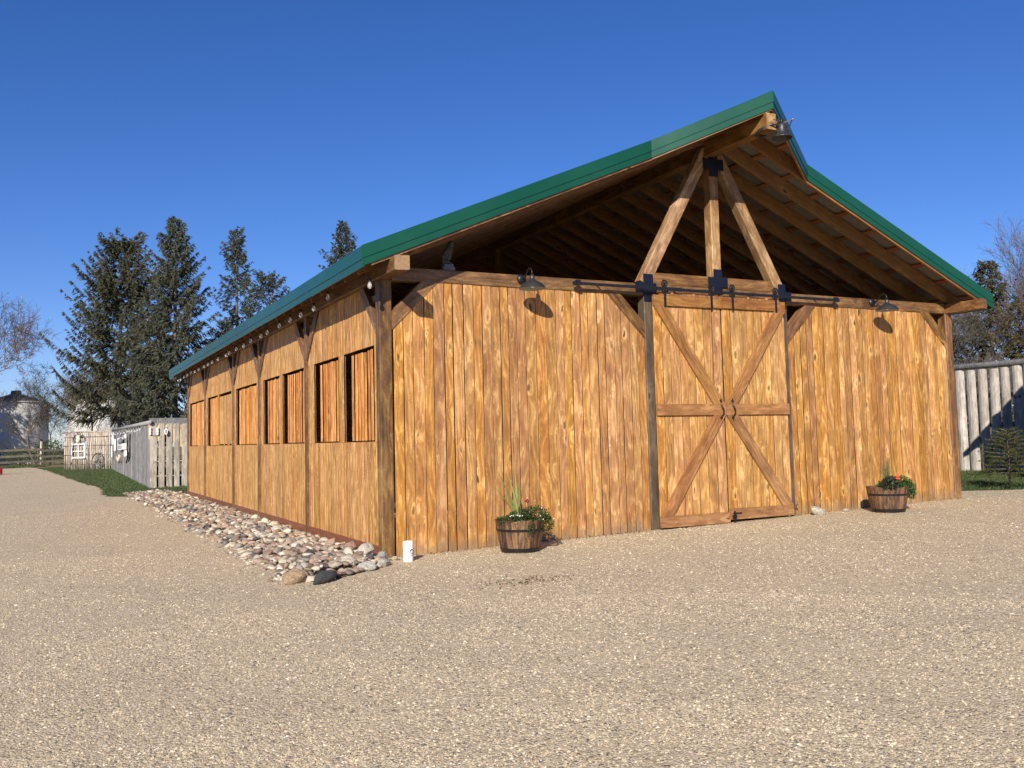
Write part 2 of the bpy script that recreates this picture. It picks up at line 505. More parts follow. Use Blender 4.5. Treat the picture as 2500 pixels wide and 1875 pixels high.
M_FIELD = earth_mat('dry_field', [(0.35, (0.12, 0.10, 0.05)), (0.5, (0.19, 0.155, 0.08)), (0.65, (0.27, 0.22, 0.13))], 0.8)
M_LAWN = earth_mat('lawn_turf', [(0.35, (0.042, 0.064, 0.022)), (0.5, (0.062, 0.092, 0.031)), (0.65, (0.12, 0.125, 0.058))], 1.4)
M_BEDSOIL = earth_mat('rock_bed_soil', [(0.35, (0.12, 0.088, 0.06)), (0.65, (0.22, 0.165, 0.115))], 5)


# ------------------------------------------------------------------ mesh helpers
class MB:
    def __init__(s):
        s.v, s.f, s.mi = [], [], []

    def add(s, vs, fs, mi=0):
        n = len(s.v)
        s.v += [tuple(p) for p in vs]
        s.f += [tuple(i + n for i in f) for f in fs]
        s.mi += [mi] * len(fs)

    def box(s, x0, x1, y0, y1, z0, z1, mi=0):
        s.add([(x0, y0, z0), (x1, y0, z0), (x1, y1, z0), (x0, y1, z0), (x0, y0, z1), (x1, y0, z1), (x1, y1, z1), (x0, y1, z1)],
              [(0, 3, 2, 1), (4, 5, 6, 7), (0, 1, 5, 4), (1, 2, 6, 5), (2, 3, 7, 6), (3, 0, 4, 7)], mi)

    def bar(s, p0, p1, w, d, ref=(0, 0, 1), mi=0):
        p0, p1 = Vector(p0), Vector(p1)
        z = (p1 - p0).normalized()
        x = Vector(ref).cross(z)
        if x.length < 1e-4:
            x = Vector((1, 0, 0)).cross(z)
        x.normalize()
        y = z.cross(x)
        vs = []
        for p in (p0, p1):
            for a, b_ in ((-1, -1), (1, -1), (1, 1), (-1, 1)):
                vs.append(p + x * (a * w / 2) + y * (b_ * d / 2))
        s.add(vs, [(0, 3, 2, 1), (4, 5, 6, 7), (0, 1, 5, 4), (1, 2, 6, 5), (2, 3, 7, 6), (3, 0, 4, 7)], mi)

    def tube(s, pts, radii, n=8, caps=True, mi=0):
        pts = [Vector(p) for p in pts]
        if isinstance(radii, (int, float)):
            radii = [radii] * len(pts)
        base = len(s.v)
        px = None
        for i, p in enumerate(pts):
            t = (pts[min(i + 1, len(pts) - 1)] - pts[max(i - 1, 0)]).normalized()
            if px is None:
                px = t.orthogonal().normalized()
            else:
                px = (px - t * px.dot(t))
                px = px.normalized() if px.length > 1e-6 else t.orthogonal().normalized()
            py = t.cross(px)
            for k in range(n):
                a = 2 * math.pi * k / n
                s.v.append(tuple(p + (px * math.cos(a) + py * math.sin(a)) * radii[i]))
        for i in range(len(pts) - 1):
            for k in range(n):
                a, b_ = base + i * n + k, base + i * n + (k + 1) % n
                s.f.append((a, b_, b_ + n, a + n))
                s.mi.append(mi)
        if caps:
            s.f.append(tuple(base + k for k in range(n))[::-1])
            s.f.append(tuple(base + (len(pts) - 1) * n + k for k in range(n)))
            s.mi += [mi, mi]

    def lathe(s, prof, n=24, c=(0, 0, 0), mi=0, close=False):
        base = len(s.v)
        for r, z in prof:
            for k in range(n):
                a = 2 * math.pi * k / n
                s.v.append((c[0] + r * math.cos(a), c[1] + r * math.sin(a), c[2] + z))
        m = len(prof)
        for i in range(m if close else m - 1):
            j = (i + 1) % m
            for k in range(n):
                a, b_ = base + i * n + k, base + i * n + (k + 1) % n
                c_, d = base + j * n + (k + 1) % n, base + j * n + k
                s.f.append((a, b_, c_, d))
                s.mi.append(mi)

    def build(s, name, mat, parent=None, smooth=False, loc=None):
        me = bpy.data.meshes.new(name)
        me.from_pydata(s.v, [], s.f)
        mats = mat if isinstance(mat, (list, tuple)) else [mat]
        for m in mats:
            me.materials.append(m)
        if len(mats) > 1:
            me.polygons.foreach_set('material_index', s.mi)
        if smooth:
            me.polygons.foreach_set('use_smooth', [True] * len(me.polygons))
        me.update()
        return link(name, me, parent, loc)


def link(name, me, parent=None, loc=None, mw=None):
    o = bpy.data.objects.new(name, me)
    COL.objects.link(o)
    if parent is not None:
        o.parent = parent
    if mw is not None:
        o.matrix_world = mw if parent is None else parent_world(parent).inverted() @ mw
        if parent is not None:
            o.matrix_parent_inverse = Matrix.Identity(4)
            o.matrix_basis = parent_world(parent).inverted() @ mw
    elif loc is not None:
        o.location = loc
    return o


def parent_world(o):
    m = o.matrix_basis.copy()
    while o.parent is not None:
        o = o.parent
        m = o.matrix_basis @ m
    return m


def np_mesh(name, V, F, mat, parent=None, tone=None, smooth=False):
    """V (n,3), F (m,k) with one k; tone (n,3) linear colour on the points."""
    me = bpy.data.meshes.new(name)
    n, (m, k) = len(V), F.shape
    me.vertices.add(n)
    me.vertices.foreach_set('co', np.ascontiguousarray(V, dtype=np.float32).ravel())
    me.loops.add(m * k)
    me.loops.foreach_set('vertex_index', np.ascontiguousarray(F, dtype=np.int32).ravel())
    me.polygons.add(m)
    me.polygons.foreach_set('loop_start', np.arange(0, m * k, k, dtype=np.int32))
    if smooth:
        me.polygons.foreach_set('use_smooth', np.ones(m, dtype=bool))
    me.update(calc_edges=True)
    if tone is not None:
        at = me.attributes.new('tone', 'FLOAT_COLOR', 'POINT')
        c = np.ones((n, 4), dtype=np.float32)
        c[:, :3] = tone
        at.data.foreach_set('color', c.ravel())
    me.materials.append(mat)
    return link(name, me, parent)


def thing(name, label, cat, loc=(0, 0, 0), rotz=0.0, group=None):
    o = bpy.data.objects.new(name, None)
    COL.objects.link(o)
    o.empty_display_size = 0.2
    o.location = loc
    o.rotation_euler = (0, 0, rotz)
    return tag(o, label, cat, group)


def tag(o, label, cat, group=None):
    o['label'] = label
    o['category'] = cat
    if group:
        o['group'] = group
    return o


def frame(p0, zdir, xdir):
    z = Vector(zdir).normalized()
    x = Vector(xdir)
    x = (x - z * x.dot(z)).normalized()
    y = z.cross(x)
    m = Matrix((x, y, z)).transposed().to_4x4()
    m.translation = Vector(p0)
    return m


def timber(name, p0, p1, w, d, xdir, mat, parent, ch=0.008, end_mat=None, cut0=0.0, cut1=0.0, label=None):
    """A chamfered beam from p0 to p1; w along xdir, d across; its own Z is the grain. cut0/cut1 skew the ends along x."""
    L = (Vector(p1) - Vector(p0)).length
    a, b_ = w / 2, d / 2
    sec = [(-a + ch, -b_), (a - ch, -b_), (a, -b_ + ch), (a, b_ - ch), (a - ch, b_), (-a + ch, b_), (-a, b_ - ch), (-a, -b_ + ch)]
    mb = MB()
    vs = [(x, y, x * cut0) for x, y in sec] + [(x, y, L + x * cut1) for x, y in sec]
    n = 8
    mb.add(vs, [(k, (k + 1) % n, (k + 1) % n + n, k + n) for k in range(n)], 0)
    mb.f += [tuple(range(n))[::-1], tuple(range(n, 2 * n))]
    mb.mi += [1, 1]
    me = bpy.data.meshes.new(name)
    me.from_pydata(mb.v, [], mb.f)
    me.materials.append(mat)
    me.materials.append(end_mat or mat)
    me.polygons.foreach_set('material_index', mb.mi)
    me.update()
    o = link(name, me, parent, mw=frame(p0, Vector(p1) - Vector(p0), xdir))
    if label:
        o['label'] = label
    return o


def plank(name, p0, xdir, zdir, w, d, L, mat, parent, topcut=0.0, botcut=0.0, seg=5, wav=0.0022):
    """A board: x across its face, y out of the back, z along; edges wander a little, front edges are eased."""
    mb = MB()
    e = 0.005
    ps = []
    for i in range(seg + 1):
        t = i / seg
        wl, wr = (random.uniform(-wav, wav) for _ in range(2))
        z = t * L
        xl, xr = -w / 2 + wl, w / 2 + wr
        bow = random.uniform(-0.0015, 0.0015)

        def zz(x):
            return z + (topcut * (x) if i == seg else 0) + (botcut * x if i == 0 else 0)
        ps += [(xl, d, zz(xl)), (xl, e + bow, zz(xl)), (xl + e, bow, zz(xl)), (xr - e, bow, zz(xr)), (xr, e + bow, zz(xr)), (xr, d, zz(xr))]
    fs = []
    for i in range(seg):
        for k in range(6):
            a, b_ = i * 6 + k, i * 6 + (k + 1) % 6
            fs.append((a, b_, b_ + 6, a + 6))
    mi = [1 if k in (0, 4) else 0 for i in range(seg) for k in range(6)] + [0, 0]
    fs += [tuple(range(6))[::-1], tuple(range(seg * 6, seg * 6 + 6))]
    mb.add(ps, fs)
    me = bpy.data.meshes.new(name)
    me.from_pydata(mb.v, [], mb.f)
    me.materials.append(mat)
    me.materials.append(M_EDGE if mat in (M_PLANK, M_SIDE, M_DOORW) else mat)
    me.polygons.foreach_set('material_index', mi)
    me.update()
    return link(name, me, parent, mw=frame(p0, zdir, xdir))


def poly_sheet(name, pts, dz, mat, kind='structure', jitter=0.0, step=0.5):
    """A ground sheet over a plan polygon, following the ground's height."""
    out = []
    n = len(pts)
    for i in range(n):
        a, b_ = Vector(pts[i]), Vector(pts[(i + 1) % n])
        L = (b_ - a).length
        k = max(1, int(L / step)) if jitter else 1
        nrm = Vector((-(b_ - a).y, (b_ - a).x)).normalized()
        for j in range(k):
            p = a.lerp(b_, j / k)
            if jitter and j:
                p = p + nrm * random.uniform(-jitter, jitter)
            out.append(p)
    V = [Vector((p.x, p.y, 0)) for p in out]
    tris = tessellate_polygon([V])
    me = bpy.data.meshes.new(name)
    fs = []
    for t in tris:
        a, b_, c = (V[i] for i in t)
        fs.append(tuple(t) if (b_ - a).cross(c - a).z > 0 else tuple(t)[::-1])
    me.from_pydata([(p.x, p.y, gz(p.x) + dz) for p in V], [], fs)
    me.materials.append(mat)
    me.update()
    o = link(name, me)
    o['kind'] = kind
    return o


def inside(poly, X, Y):
    p = np.array(poly)
    r = np.zeros(len(X), bool)
    j = len(p) - 1
    for i in range(len(p)):
        xi, yi, xj, yj = p[i, 0], p[i, 1], p[j, 0], p[j, 1]
        c = ((yi > Y) != (yj > Y)) & (X < (xj - xi) * (Y - yi) / (yj - yi + 1e-12) + xi)
        r ^= c
        j = i
    return r


# ------------------------------------------------------------------ the ground
def build_ground():
    xs = [-3000, -200, -30, 30, 200, 3000]
    ys = [-3000, -200, -30, 120, 400, 3000]
    mb = MB()
    vs = [(x, y, gz(x) - 0.004) for y in ys for x in xs]
    n = len(xs)
    fs = [(j * n + i, j * n + i + 1, (j + 1) * n + i + 1, (j + 1) * n + i) for j in range(len(ys) - 1) for i in range(n - 1)]
    mb.add(vs, fs)
    o = mb.build('ground', M_FIELD)
    o['kind'] = 'structure'


build_ground()
GRAVEL = [(-29.5, -29.5), (29.5, -29.5), (29.5, -2.0), (15.6, -0.9), (13.8, 0.35), (13.05, 0.95), (12.4, 1.3), (11.6, 1.5), (11.5, 19.5), (0.2, 19.9),
          (-1.6, 20.1), (-2.05, 20.8), (-2.2, 23), (-2.0, 27), (-2.1, 29.5), (-2.5, 36), (-2.9, 44), (-3.3, 56), (-4.0, 70), (-4.6, 79), (-5.4, 86),
          (-9, 88), (-14, 87), (-29.5, 84)]
gravel_yard = poly_sheet('gravel_yard', GRAVEL, 0.004, M_GRAVEL, jitter=0.07, step=0.35)
LAWN_L = [(-1.6, 20.1), (-2.05, 20.8), (-2.2, 23), (-2.0, 27), (-2.1, 29.5), (-2.5, 36), (-2.9, 44), (-3.3, 56), (-4.0, 70), (-4.6, 79), (-3.7, 80.8),
          (1.0, 80.0), (1.4, 60), (0.6, 25.8), (11.5, 26.5), (11.5, 19.6), (0.2, 19.9)]
poly_sheet('lawn', LAWN_L, 0.010, M_LAWN, jitter=0.22, step=0.5)
LAWN_R = [(11.7, 1.5), (12.4, 1.3), (13.05, 0.95), (13.8, 0.35), (15.6, -0.9), (29.5, -2.0), (29.5, 60), (11.7, 60)]
poly_sheet('lawn', LAWN_R, 0.010, M_LAWN, jitter=0.14, step=0.25)


def grass(name, poly, n, hmin, hmax, box, wid):
    X = rng.uniform(box[0], box[1], n)
    Y = rng.uniform(box[2], box[3], n)
    k = inside(poly, X, Y)
    X, Y = X[k], Y[k]
    n = len(X)
    Z = np.array([gz(x) for x in X]) + 0.008
    a = rng.uniform(0, 2 * np.pi, n)
    h = rng.uniform(hmin, hmax, n)
    w = wid * rng.uniform(0.6, 1.4, n)
    lean = rng.normal(0, 0.35, (n, 2)) * h[:, None]
    V = np.zeros((n, 3, 3))
    V[:, 0] = np.stack([X - np.cos(a) * w, Y - np.sin(a) * w, Z], 1)
    V[:, 1] = np.stack([X + np.cos(a) * w, Y + np.sin(a) * w, Z], 1)
    V[:, 2] = np.stack([X + lean[:, 0], Y + lean[:, 1], Z + h], 1)
    base = np.array([0.064, 0.100, 0.033]) * rng.uniform(0.6, 1.35, (n, 1))
    dry = rng.random(n) < 0.14
    base[dry] = np.array([0.16, 0.14, 0.065]) * rng.uniform(0.7, 1.2, (dry.sum(), 1))
    o = np_mesh(name, V.reshape(-1, 3), np.arange(3 * n).reshape(-1, 3), M_GRASS, tone=np.repeat(base, 3, 0))
    o['kind'] = 'stuff'


grass('grass', LAWN_L, 52000, 0.03, 0.09, (-4.7, 1.5, 19.6, 80), 0.012)
grass('grass', LAWN_R, 46000, 0.03, 0.08, (11.7, 19.5, -1.5, 9), 0.007)
grass('grass', [(-16, 87), (-4, 85.5), (-3.5, 95), (-16, 96)], 9000, 0.08, 0.25, (-16, -3, 85, 96), 0.03)


def pebbles():
    """Loose gravel lying on the yard, thinning with the distance from the yard's open corner."""
    Vs, Cs = [], []
    cx, cy = -4.0, -11.6
    for (r0, r1, dens, smin, smax) in ((1.8, 5.5, 4200, 0.0036, 0.0115), (5.5, 9.0, 1900, 0.0045, 0.012), (9.0, 15.0, 520, 0.006, 0.014), (15, 26, 90, 0.008, 0.016)):
        ang0, ang1 = R(-14), R(72)
        n = int(dens * (r1 ** 2 - r0 ** 2) * (ang1 - ang0) / 2)
        r = np.sqrt(rng.uniform(r0 ** 2, r1 ** 2, n))
        a = rng.uniform(ang0, ang1, n)
        X, Y = cx + r * np.sin(a), cy + r * np.cos(a)
        # thrown up in drifts, worn thin in the wheel tracks
        drift = np.sin(X * 1.7 + 1.3 * np.sin(Y * 0.9)) * np.sin(Y * 1.3 + 1.1 * np.sin(X * 1.1 + 2)) + 0.6 * np.sin(X * 4.1 + Y * 2.7)
        k = inside(GRAVEL, X, Y) & ~((X > -0.05) & (Y > -0.03) & (X < 11.6) & (Y < 20)) & ~((X > -1.35) & (Y > -1.1) & (X < 0) & (Y < 22))
        k &= rng.random(n) < np.clip(0.72 + 0.28 * drift, 0.3, 1)
        X, Y = X[k], Y[k]
        n = len(X)
        s = smin * (smax / smin) ** (rng.random(n) ** 1.6)
        oct_ = np.array([(1, 0, 0), (0, 1, 0), (-1, 0, 0), (0, -1, 0), (0, 0, 1)], float)
        V = oct_[None] * rng.uniform(0.6, 1.25, (n, 5, 1))
        V[:, :, :2] += rng.normal(0, 0.22, (n, 5, 2))
        V[:, :4, 2] -= 0.4
        V = V * s[:, None, None]
        V[:, :, 2] *= rng.uniform(0.45, 0.8, (n, 1))
        th = rng.uniform(0, 2 * np.pi, n)
        c, sn = np.cos(th)[:, None], np.sin(th)[:, None]
        st = rng.uniform(1.0, 1.6, n)[:, None]
        x, y = V[:, :, 0] * st, V[:, :, 1]
        V = np.stack([x * c - y * sn + X[:, None], x * sn + y * c + Y[:, None],
                      V[:, :, 2] + (G0 + G1 * X + 0.004 + s * 0.22)[:, None]], 2)
        pal = np.array([(0.511, 0.411, 0.271), (0.593, 0.481, 0.330), (0.420, 0.331, 0.211), (0.700, 0.583, 0.411), (0.301, 0.232, 0.152), (0.538, 0.417, 0.293), (0.839, 0.749, 0.574), (0.161, 0.139, 0.124)])
        idx = rng.choice(len(pal), n, p=[0.27, 0.22, 0.19, 0.11, 0.11, 0.055, 0.008, 0.037])
        C = pal[idx] * rng.uniform(0.82, 1.18, (n, 1))
        Vs.append(V.reshape(-1, 3))
        Cs.append(np.repeat(C, 5, 0))
    V = np.concatenate(Vs)
    C = np.concatenate(Cs)
    n = len(V) // 5
    f = np.array([(0, 1, 4), (1, 2, 4), (2, 3, 4), (3, 0, 4)])
    F = (f[None] + 5 * np.arange(n)[:, None, None]).reshape(-1, 3)
    o = np_mesh('gravel', V, F, M_PEB, tone=C)
    o['kind'] = 'stuff'
    print('pebbles', n)


pebbles()

# ------------------------------------------------------------------ the barn
W, L, HB, BH = 11.575, 18.73, 3.807, 0.188
PW = 0.178
SO, RO = 0.4225, 0.58            # eave and rake overhang
MX = W / 2
SL = 0.4275
ZE = 3.8546
KX, PR = 1.603, 0.933            # half-width and reach of the pointed hood at the peak
YB = L + 1.05                    # back rake
barn = thing('barn', 'stained timber barn with green metal roof and pointed gable hood', 'barn', (0, 0, 0))


def zb(x):
    return ZE + SL * (SO + (x if x < MX else W - x))


def yfront(x):
    d = abs(x - MX)
    return -RO - (PR * (1 - d / KX) if d < KX else 0)


def front_walls():
    fw = bpy.data.objects.new('front_wall', None)
    COL.objects.link(fw)
    fw.parent = barn
    for z in (0.5, 1.65, 3.03):
        for x0, x1 in ((PW + .01, 4.36), (7.37, W - PW - .01)):
            g = MB()
            g.box(x0, x1, 0.05, 0.09, z - 0.07, z + 0.07)
            g.build('girt', M_RAFT, fw)

    def run(x0, x1):
        n = round((x1 - x0) / 0.147)
        ws = np.array([random.uniform(0.85, 1.15) for _ in range(n)])
        ws *= (x1 - x0) / ws.sum()
        x = x0
        for w in ws:
            c = x + w / 2
            zt, cut = HB - 0.003, 0.0
            # planks stop at the knee braces
            for bx, s in ((PW, 1), (4.37, -1), (7.36, 1), (W - PW, -1)):
                dx = (c - bx) * s
                if -0.1 < dx < 0.72:
                    zz = 3.115 + dx
                    if zz < zt:
                        zt, cut = zz, float(s)
            zlo = gz(c) - 0.03 + random.uniform(-0.012, 0.02)
            plank('plank', (c, 0.020 + random.uniform(-0.004, 0.004), zlo), (1, 0, 0), (0, 0, 1), w - random.choice((0.006, 0.008, 0.011, 0.017)), 0.024, zt - zlo,
                  M_PLANK, fw, topcut=cut)
            x += w
    run(PW + 0.022, 4.37)
    run(7.36, W - PW)


front_walls()
BAYS = [0.09, 3.98, 7.88, 10.85, 15.21, L - 0.09]
SILL, HEAD = 1.6146, 2.945
OPEN = [[(0.368, 1.812), (2.074, 3.533)], [(4.195, 5.837), (6.062, 7.546)], [(8.192, 10.569)], [(11.164, 12.943), (13.135, 14.849)], [(15.37, 18.375)]]


def side_wall():
    sw = bpy.data.objects.new('side_wall', None)
    COL.objects.link(sw)
    sw.parent = barn
    for z in (0.4, 1.52, 3.05, 3.6):
        g = MB()
        g.box(0.075, 0.11, PW, L - 0.1, z - 0.05, z + 0.05)
        g.build('girt', M_RAFT, sw)
    n_low = 0
    for i in range(5):
        a, b_ = BAYS[i] + 0.07 + (0.02 if i == 0 else 0), BAYS[i + 1] - 0.07
        n = round((b_ - a) / 0.145)
        w = (b_ - a) / n
        for k in range(n):
            y = a + (k + .5) * w
            plank('plank', (0.042 + random.uniform(-.003, .003), y, 0.18), (0, -1, 0), (0, 0, 1), w - random.choice((.007, .010, .016)), 0.024, SILL - 0.18 - 0.012, M_SIDE, sw, seg=2)
        # above the openings
        for k in range(n):
            y = a + (k + .5) * w
            zt, cut = HB - 0.004, 0.0
            for yy_, sg in ((BAYS[i], -1), (BAYS[i + 1], 1)):
                dq = abs(y - yy_) - 0.10
                if 3.05 + dq < zt:
                    zt, cut = 3.05 + dq, float(sg)
            plank('plank', (0.042 + random.uniform(-.003, .003), y, HEAD), (0, -1, 0), (0, 0, 1), w - random.choice((.007, .010, .016)), 0.024, zt - HEAD, M_SIDE, sw, seg=2, topcut=cut)
        # between the openings
        edges = [a] + [e for op in OPEN[i] for e in op] + [b_]
        for j in range(0, len(edges), 2):
            y0, y1 = edges[j], edges[j + 1]
            if y1 - y0 < 0.03:
                continue
            m = max(1, round((y1 - y0) / 0.15))
            for q in range(m):
                y = y0 + (q + .5) * (y1 - y0) / m
                plank('plank', (0.040, y, SILL - 0.010), (0, -1, 0), (0, 0, 1), (y1 - y0) / m - 0.004, 0.024, HEAD - SILL + 0.008, M_SIDE, sw, seg=2)
    for i in range(5):
        a, b_ = BAYS[i] + 0.075, BAYS[i + 1] - 0.075
        timber('skirting_board', (0.03, a, 0.10), (0.03, b_, 0.10), 0.19, 0.04, (0, 0, 1), M_SKIRT, barn, ch=0.003)


side_wall()


def windows():
    cfg = {0: (True, False), 1: (True, False), 2: (True,), 3: (True, 'shut'), 4: (True,)}
    for i in range(5):
        for j, (y0, y1) in enumerate(OPEN[i]):
            f = MB()
            x0, x1 = 0.068, 0.076
            f.box(x0, x1, y0 - 0.03, y0 + 0.0, SILL - 0.02, HEAD + 0.03)
            f.box(x0, x1, y1, y1 + 0.03, SILL - 0.02, HEAD + 0.03)
            f.box(x0, x1, y0, y1, SILL - 0.05, SILL - 0.004)
            f.box(x0, x1, y0, y1, HEAD + 0.004, HEAD + 0.05)
            w_ = f.build('window', M_TRIM, barn)
            far_ = (i == 3 and j == 0)
            if far_:
                # closed by flush boards with a slot above and below
                n = 11
                for k in range(n):
                    y = y0 + (k + .5) * (y1 - y0) / n
                    plank('slat', (0.052, y, SILL + 0.03), (0, -1, 0), (0, 0, 1), (y1 - y0) / n - 0.004, 0.02, HEAD - SILL - 0.10, M_SIDE, w_, seg=1)
                continue
            pitch_ = 0.150
            gap_end = (0.24, 0.22, 0.20, 0.17, 0.16)[i]
            n = int((y1 - y0 - gap_end) / pitch_)
            # the far end of each opening stands open by a hand's width
            for k in range(n):
                y = y0 + 0.06 + k * (y1 - y0 - gap_end) / n + random.uniform(-.016, .016)
                ang = R(random.uniform(-3, 6)) if i < 2 else R(random.uniform(-2, 7))
                xd = Vector((math.sin(ang), -math.cos(ang), 0))
                lean = random.uniform(-0.010, 0.010)
                plank('slat', (0.080, y, SILL + 0.012), xd, (0, lean, 1), random.uniform(.076, .104) if i < 2 else random.uniform(.092, .122), 0.007, HEAD - SILL - random.uniform(0.045, 0.065), M_SLAT, w_, seg=1, wav=0.001)


windows()


def frame_timbers():
    C = lambda *a, **k: timber(*a, parent=barn, **k)
    # corner and door posts
    def post(x, y, z1=HB - 0.002, m=M_POST):
        return timber('post', (x, y, gz(x) - 0.12), (x, y, z1), PW, PW, (1, 0, 0), m, barn, ch=0.012)
    post(PW / 2, PW / 2)
    post(W - PW / 2, PW / 2, m=M_BEAM)
    post(4.458, PW / 2, m=M_GREYPOST)
    post(7.27, PW / 2, m=M_GREYPOST)
    for y in BAYS[1:-1]:
        timber('post', (0.075, y, 0.0), (0.075, y, HB), 0.14, 0.13, (0, 1, 0), M_POST, barn, ch=0.006)
        timber('post', (W - 0.075, y, 0.1), (W - 0.075, y, HB), 0.14, 0.13, (0, 1, 0), M_POST, barn, ch=0.006)
    timber('post', (0.09, L - .08, 0.0), (0.09, L - .08, HB), 0.16, 0.16, (0, 1, 0), M_POST, barn, ch=0.006)
    timber('post', (W - .09, L - .08, 0.1), (W - .09, L - .08, HB), 0.16, 0.16, (0, 1, 0), M_POST, barn, ch=0.006)
    # front tie beam between the eave beams, then the raised header over the door
    timber('beam', (PW + 0.004, 0.090, HB + BH / 2), (W - PW - 0.004, 0.090, HB + BH / 2), BH, PW - 0.006, (0, 0, 1), M_BEAM, barn, ch=0.008)
    timber('beam', (4.548, 0.094, HB + BH * 1.5 + 0.002), (7.18, 0.094, HB + BH * 1.5 + 0.002), BH, PW - 0.02, (0, 0, 1), M_BEAM, barn, ch=0.008)
    # eave beams running back over the posts, their ends standing out under the rake
    for x, m in ((PW / 2 - 0.03, M_BEAM), (W - PW / 2 + 0.03, M_BEAM)):
        timber('eave_beam', (x, -0.74, HB + BH / 2), (x, L + 0.2, HB + BH / 2), 0.19, BH, (1, 0, 0), m, barn, ch=0.008, end_mat=M_ENDG if x < 2 else None, cut0=-0.25 if x < 2 else 0.25)
    # back frame
    timber('beam', (PW, L - .08, HB + BH / 2), (W - PW, L - .08, HB + BH / 2), BH, .16, (0, 0, 1), M_BEAM, barn)
    # knee braces, front
    for bx, s, m in ((PW, 1, M_POST), (4.37, -1, M_POST), (7.36, 1, M_BEAM), (W - PW, -1, M_POST)):
        p0 = Vector((bx - s * 0.06, 0.080, 3.115 + 0.13 - 0.06))
        p1 = Vector((bx + s * 0.62, 0.080, 3.115 + 0.13 + 0.62))
        timber('brace', p0, p1, 0.182, 0.145, (1, 0, -s), m, barn, ch=0.006)
    # knee braces, side: a pair at each post under the eave beam
    for i, y in enumerate(BAYS):
        for s in (1, -1):
            if (i == 0 and s < 0) or (i == 5 and s > 0):
                continue
            p0 = Vector((0.046, y + s * 0.04, 3.05 + 0.115 - 0.06))
            p1 = Vector((0.046, y + s * 0.84, 3.05 + 0.115 + 0.74))
            timber('brace', p0, p1, 0.155, 0.070, (0, 1, -s), M_POST, barn, ch=0.004)
    # truss in the gable
    ys = 0.088
    timber('strut', (4.40, ys, HB + BH + 0.002), (5.745, ys, 6.30), 0.195, 0.165, (1, 0, -.6), M_STRUT, barn, ch=0.01)
    timber('strut', (7.26, ys, HB + BH + 0.002), (5.965, ys, 6.30), 0.195, 0.165, (1, 0, .6), M_STRUT, barn, ch=0.01)
    timber('king_post', (5.86, ys - 0.004, HB + 2 * BH + 0.003), (5.86, ys - 0.004, 6.21), 0.176, 0.178, (1, 0, 0), M_STRUT, barn, ch=0.012)
    # two more trusses inside
    for y in (7.88, 15.21):
        timber('beam', (PW, y, HB + BH / 2), (W - PW, y, HB + BH / 2), BH, .16, (0, 0, 1), M_BEAM, barn)
        timber('king_post', (MX, y, HB + BH), (MX, y, 6.2), 0.17, 0.17, (1, 0, 0), M_BEAM, barn)


frame_timbers()


def plates():
    def plate(pieces, y):
        mb = MB()
        for i, (x0, x1, z0, z1) in enumerate(pieces):
            mb.box(x0, x1, y - 0.007 - 0.0015 * i, y, z0, z1)
        # bolt heads
        for (x0, x1, z0, z1) in pieces:
            for bx in (x0 + 0.02, x1 - 0.02):
                for bz in (z0 + 0.02, z1 - 0.02):
                    mb.box(bx - 0.007, bx + 0.007, y - 0.016, y - 0.006, bz - 0.007, bz + 0.007)
        mb.build('connector_plate', M_PLATE, barn)
    plate([(4.365, 4.548, 3.71, 4.15), (4.21, 4.61, 3.86, 4.01)], -0.004)
    plate([(5.77, 5.948, 3.90, 4.31), (5.655, 6.06, 4.01, 4.175)], -0.008)
    plate([(7.17, 7.33, 3.72, 4.14), (7.17, 7.46, 3.86, 4.01)], -0.004)
    plate([(5.77, 5.95, 5.87, 6.26), (5.65, 6.07, 5.985, 6.17)], -0.008)


plates()


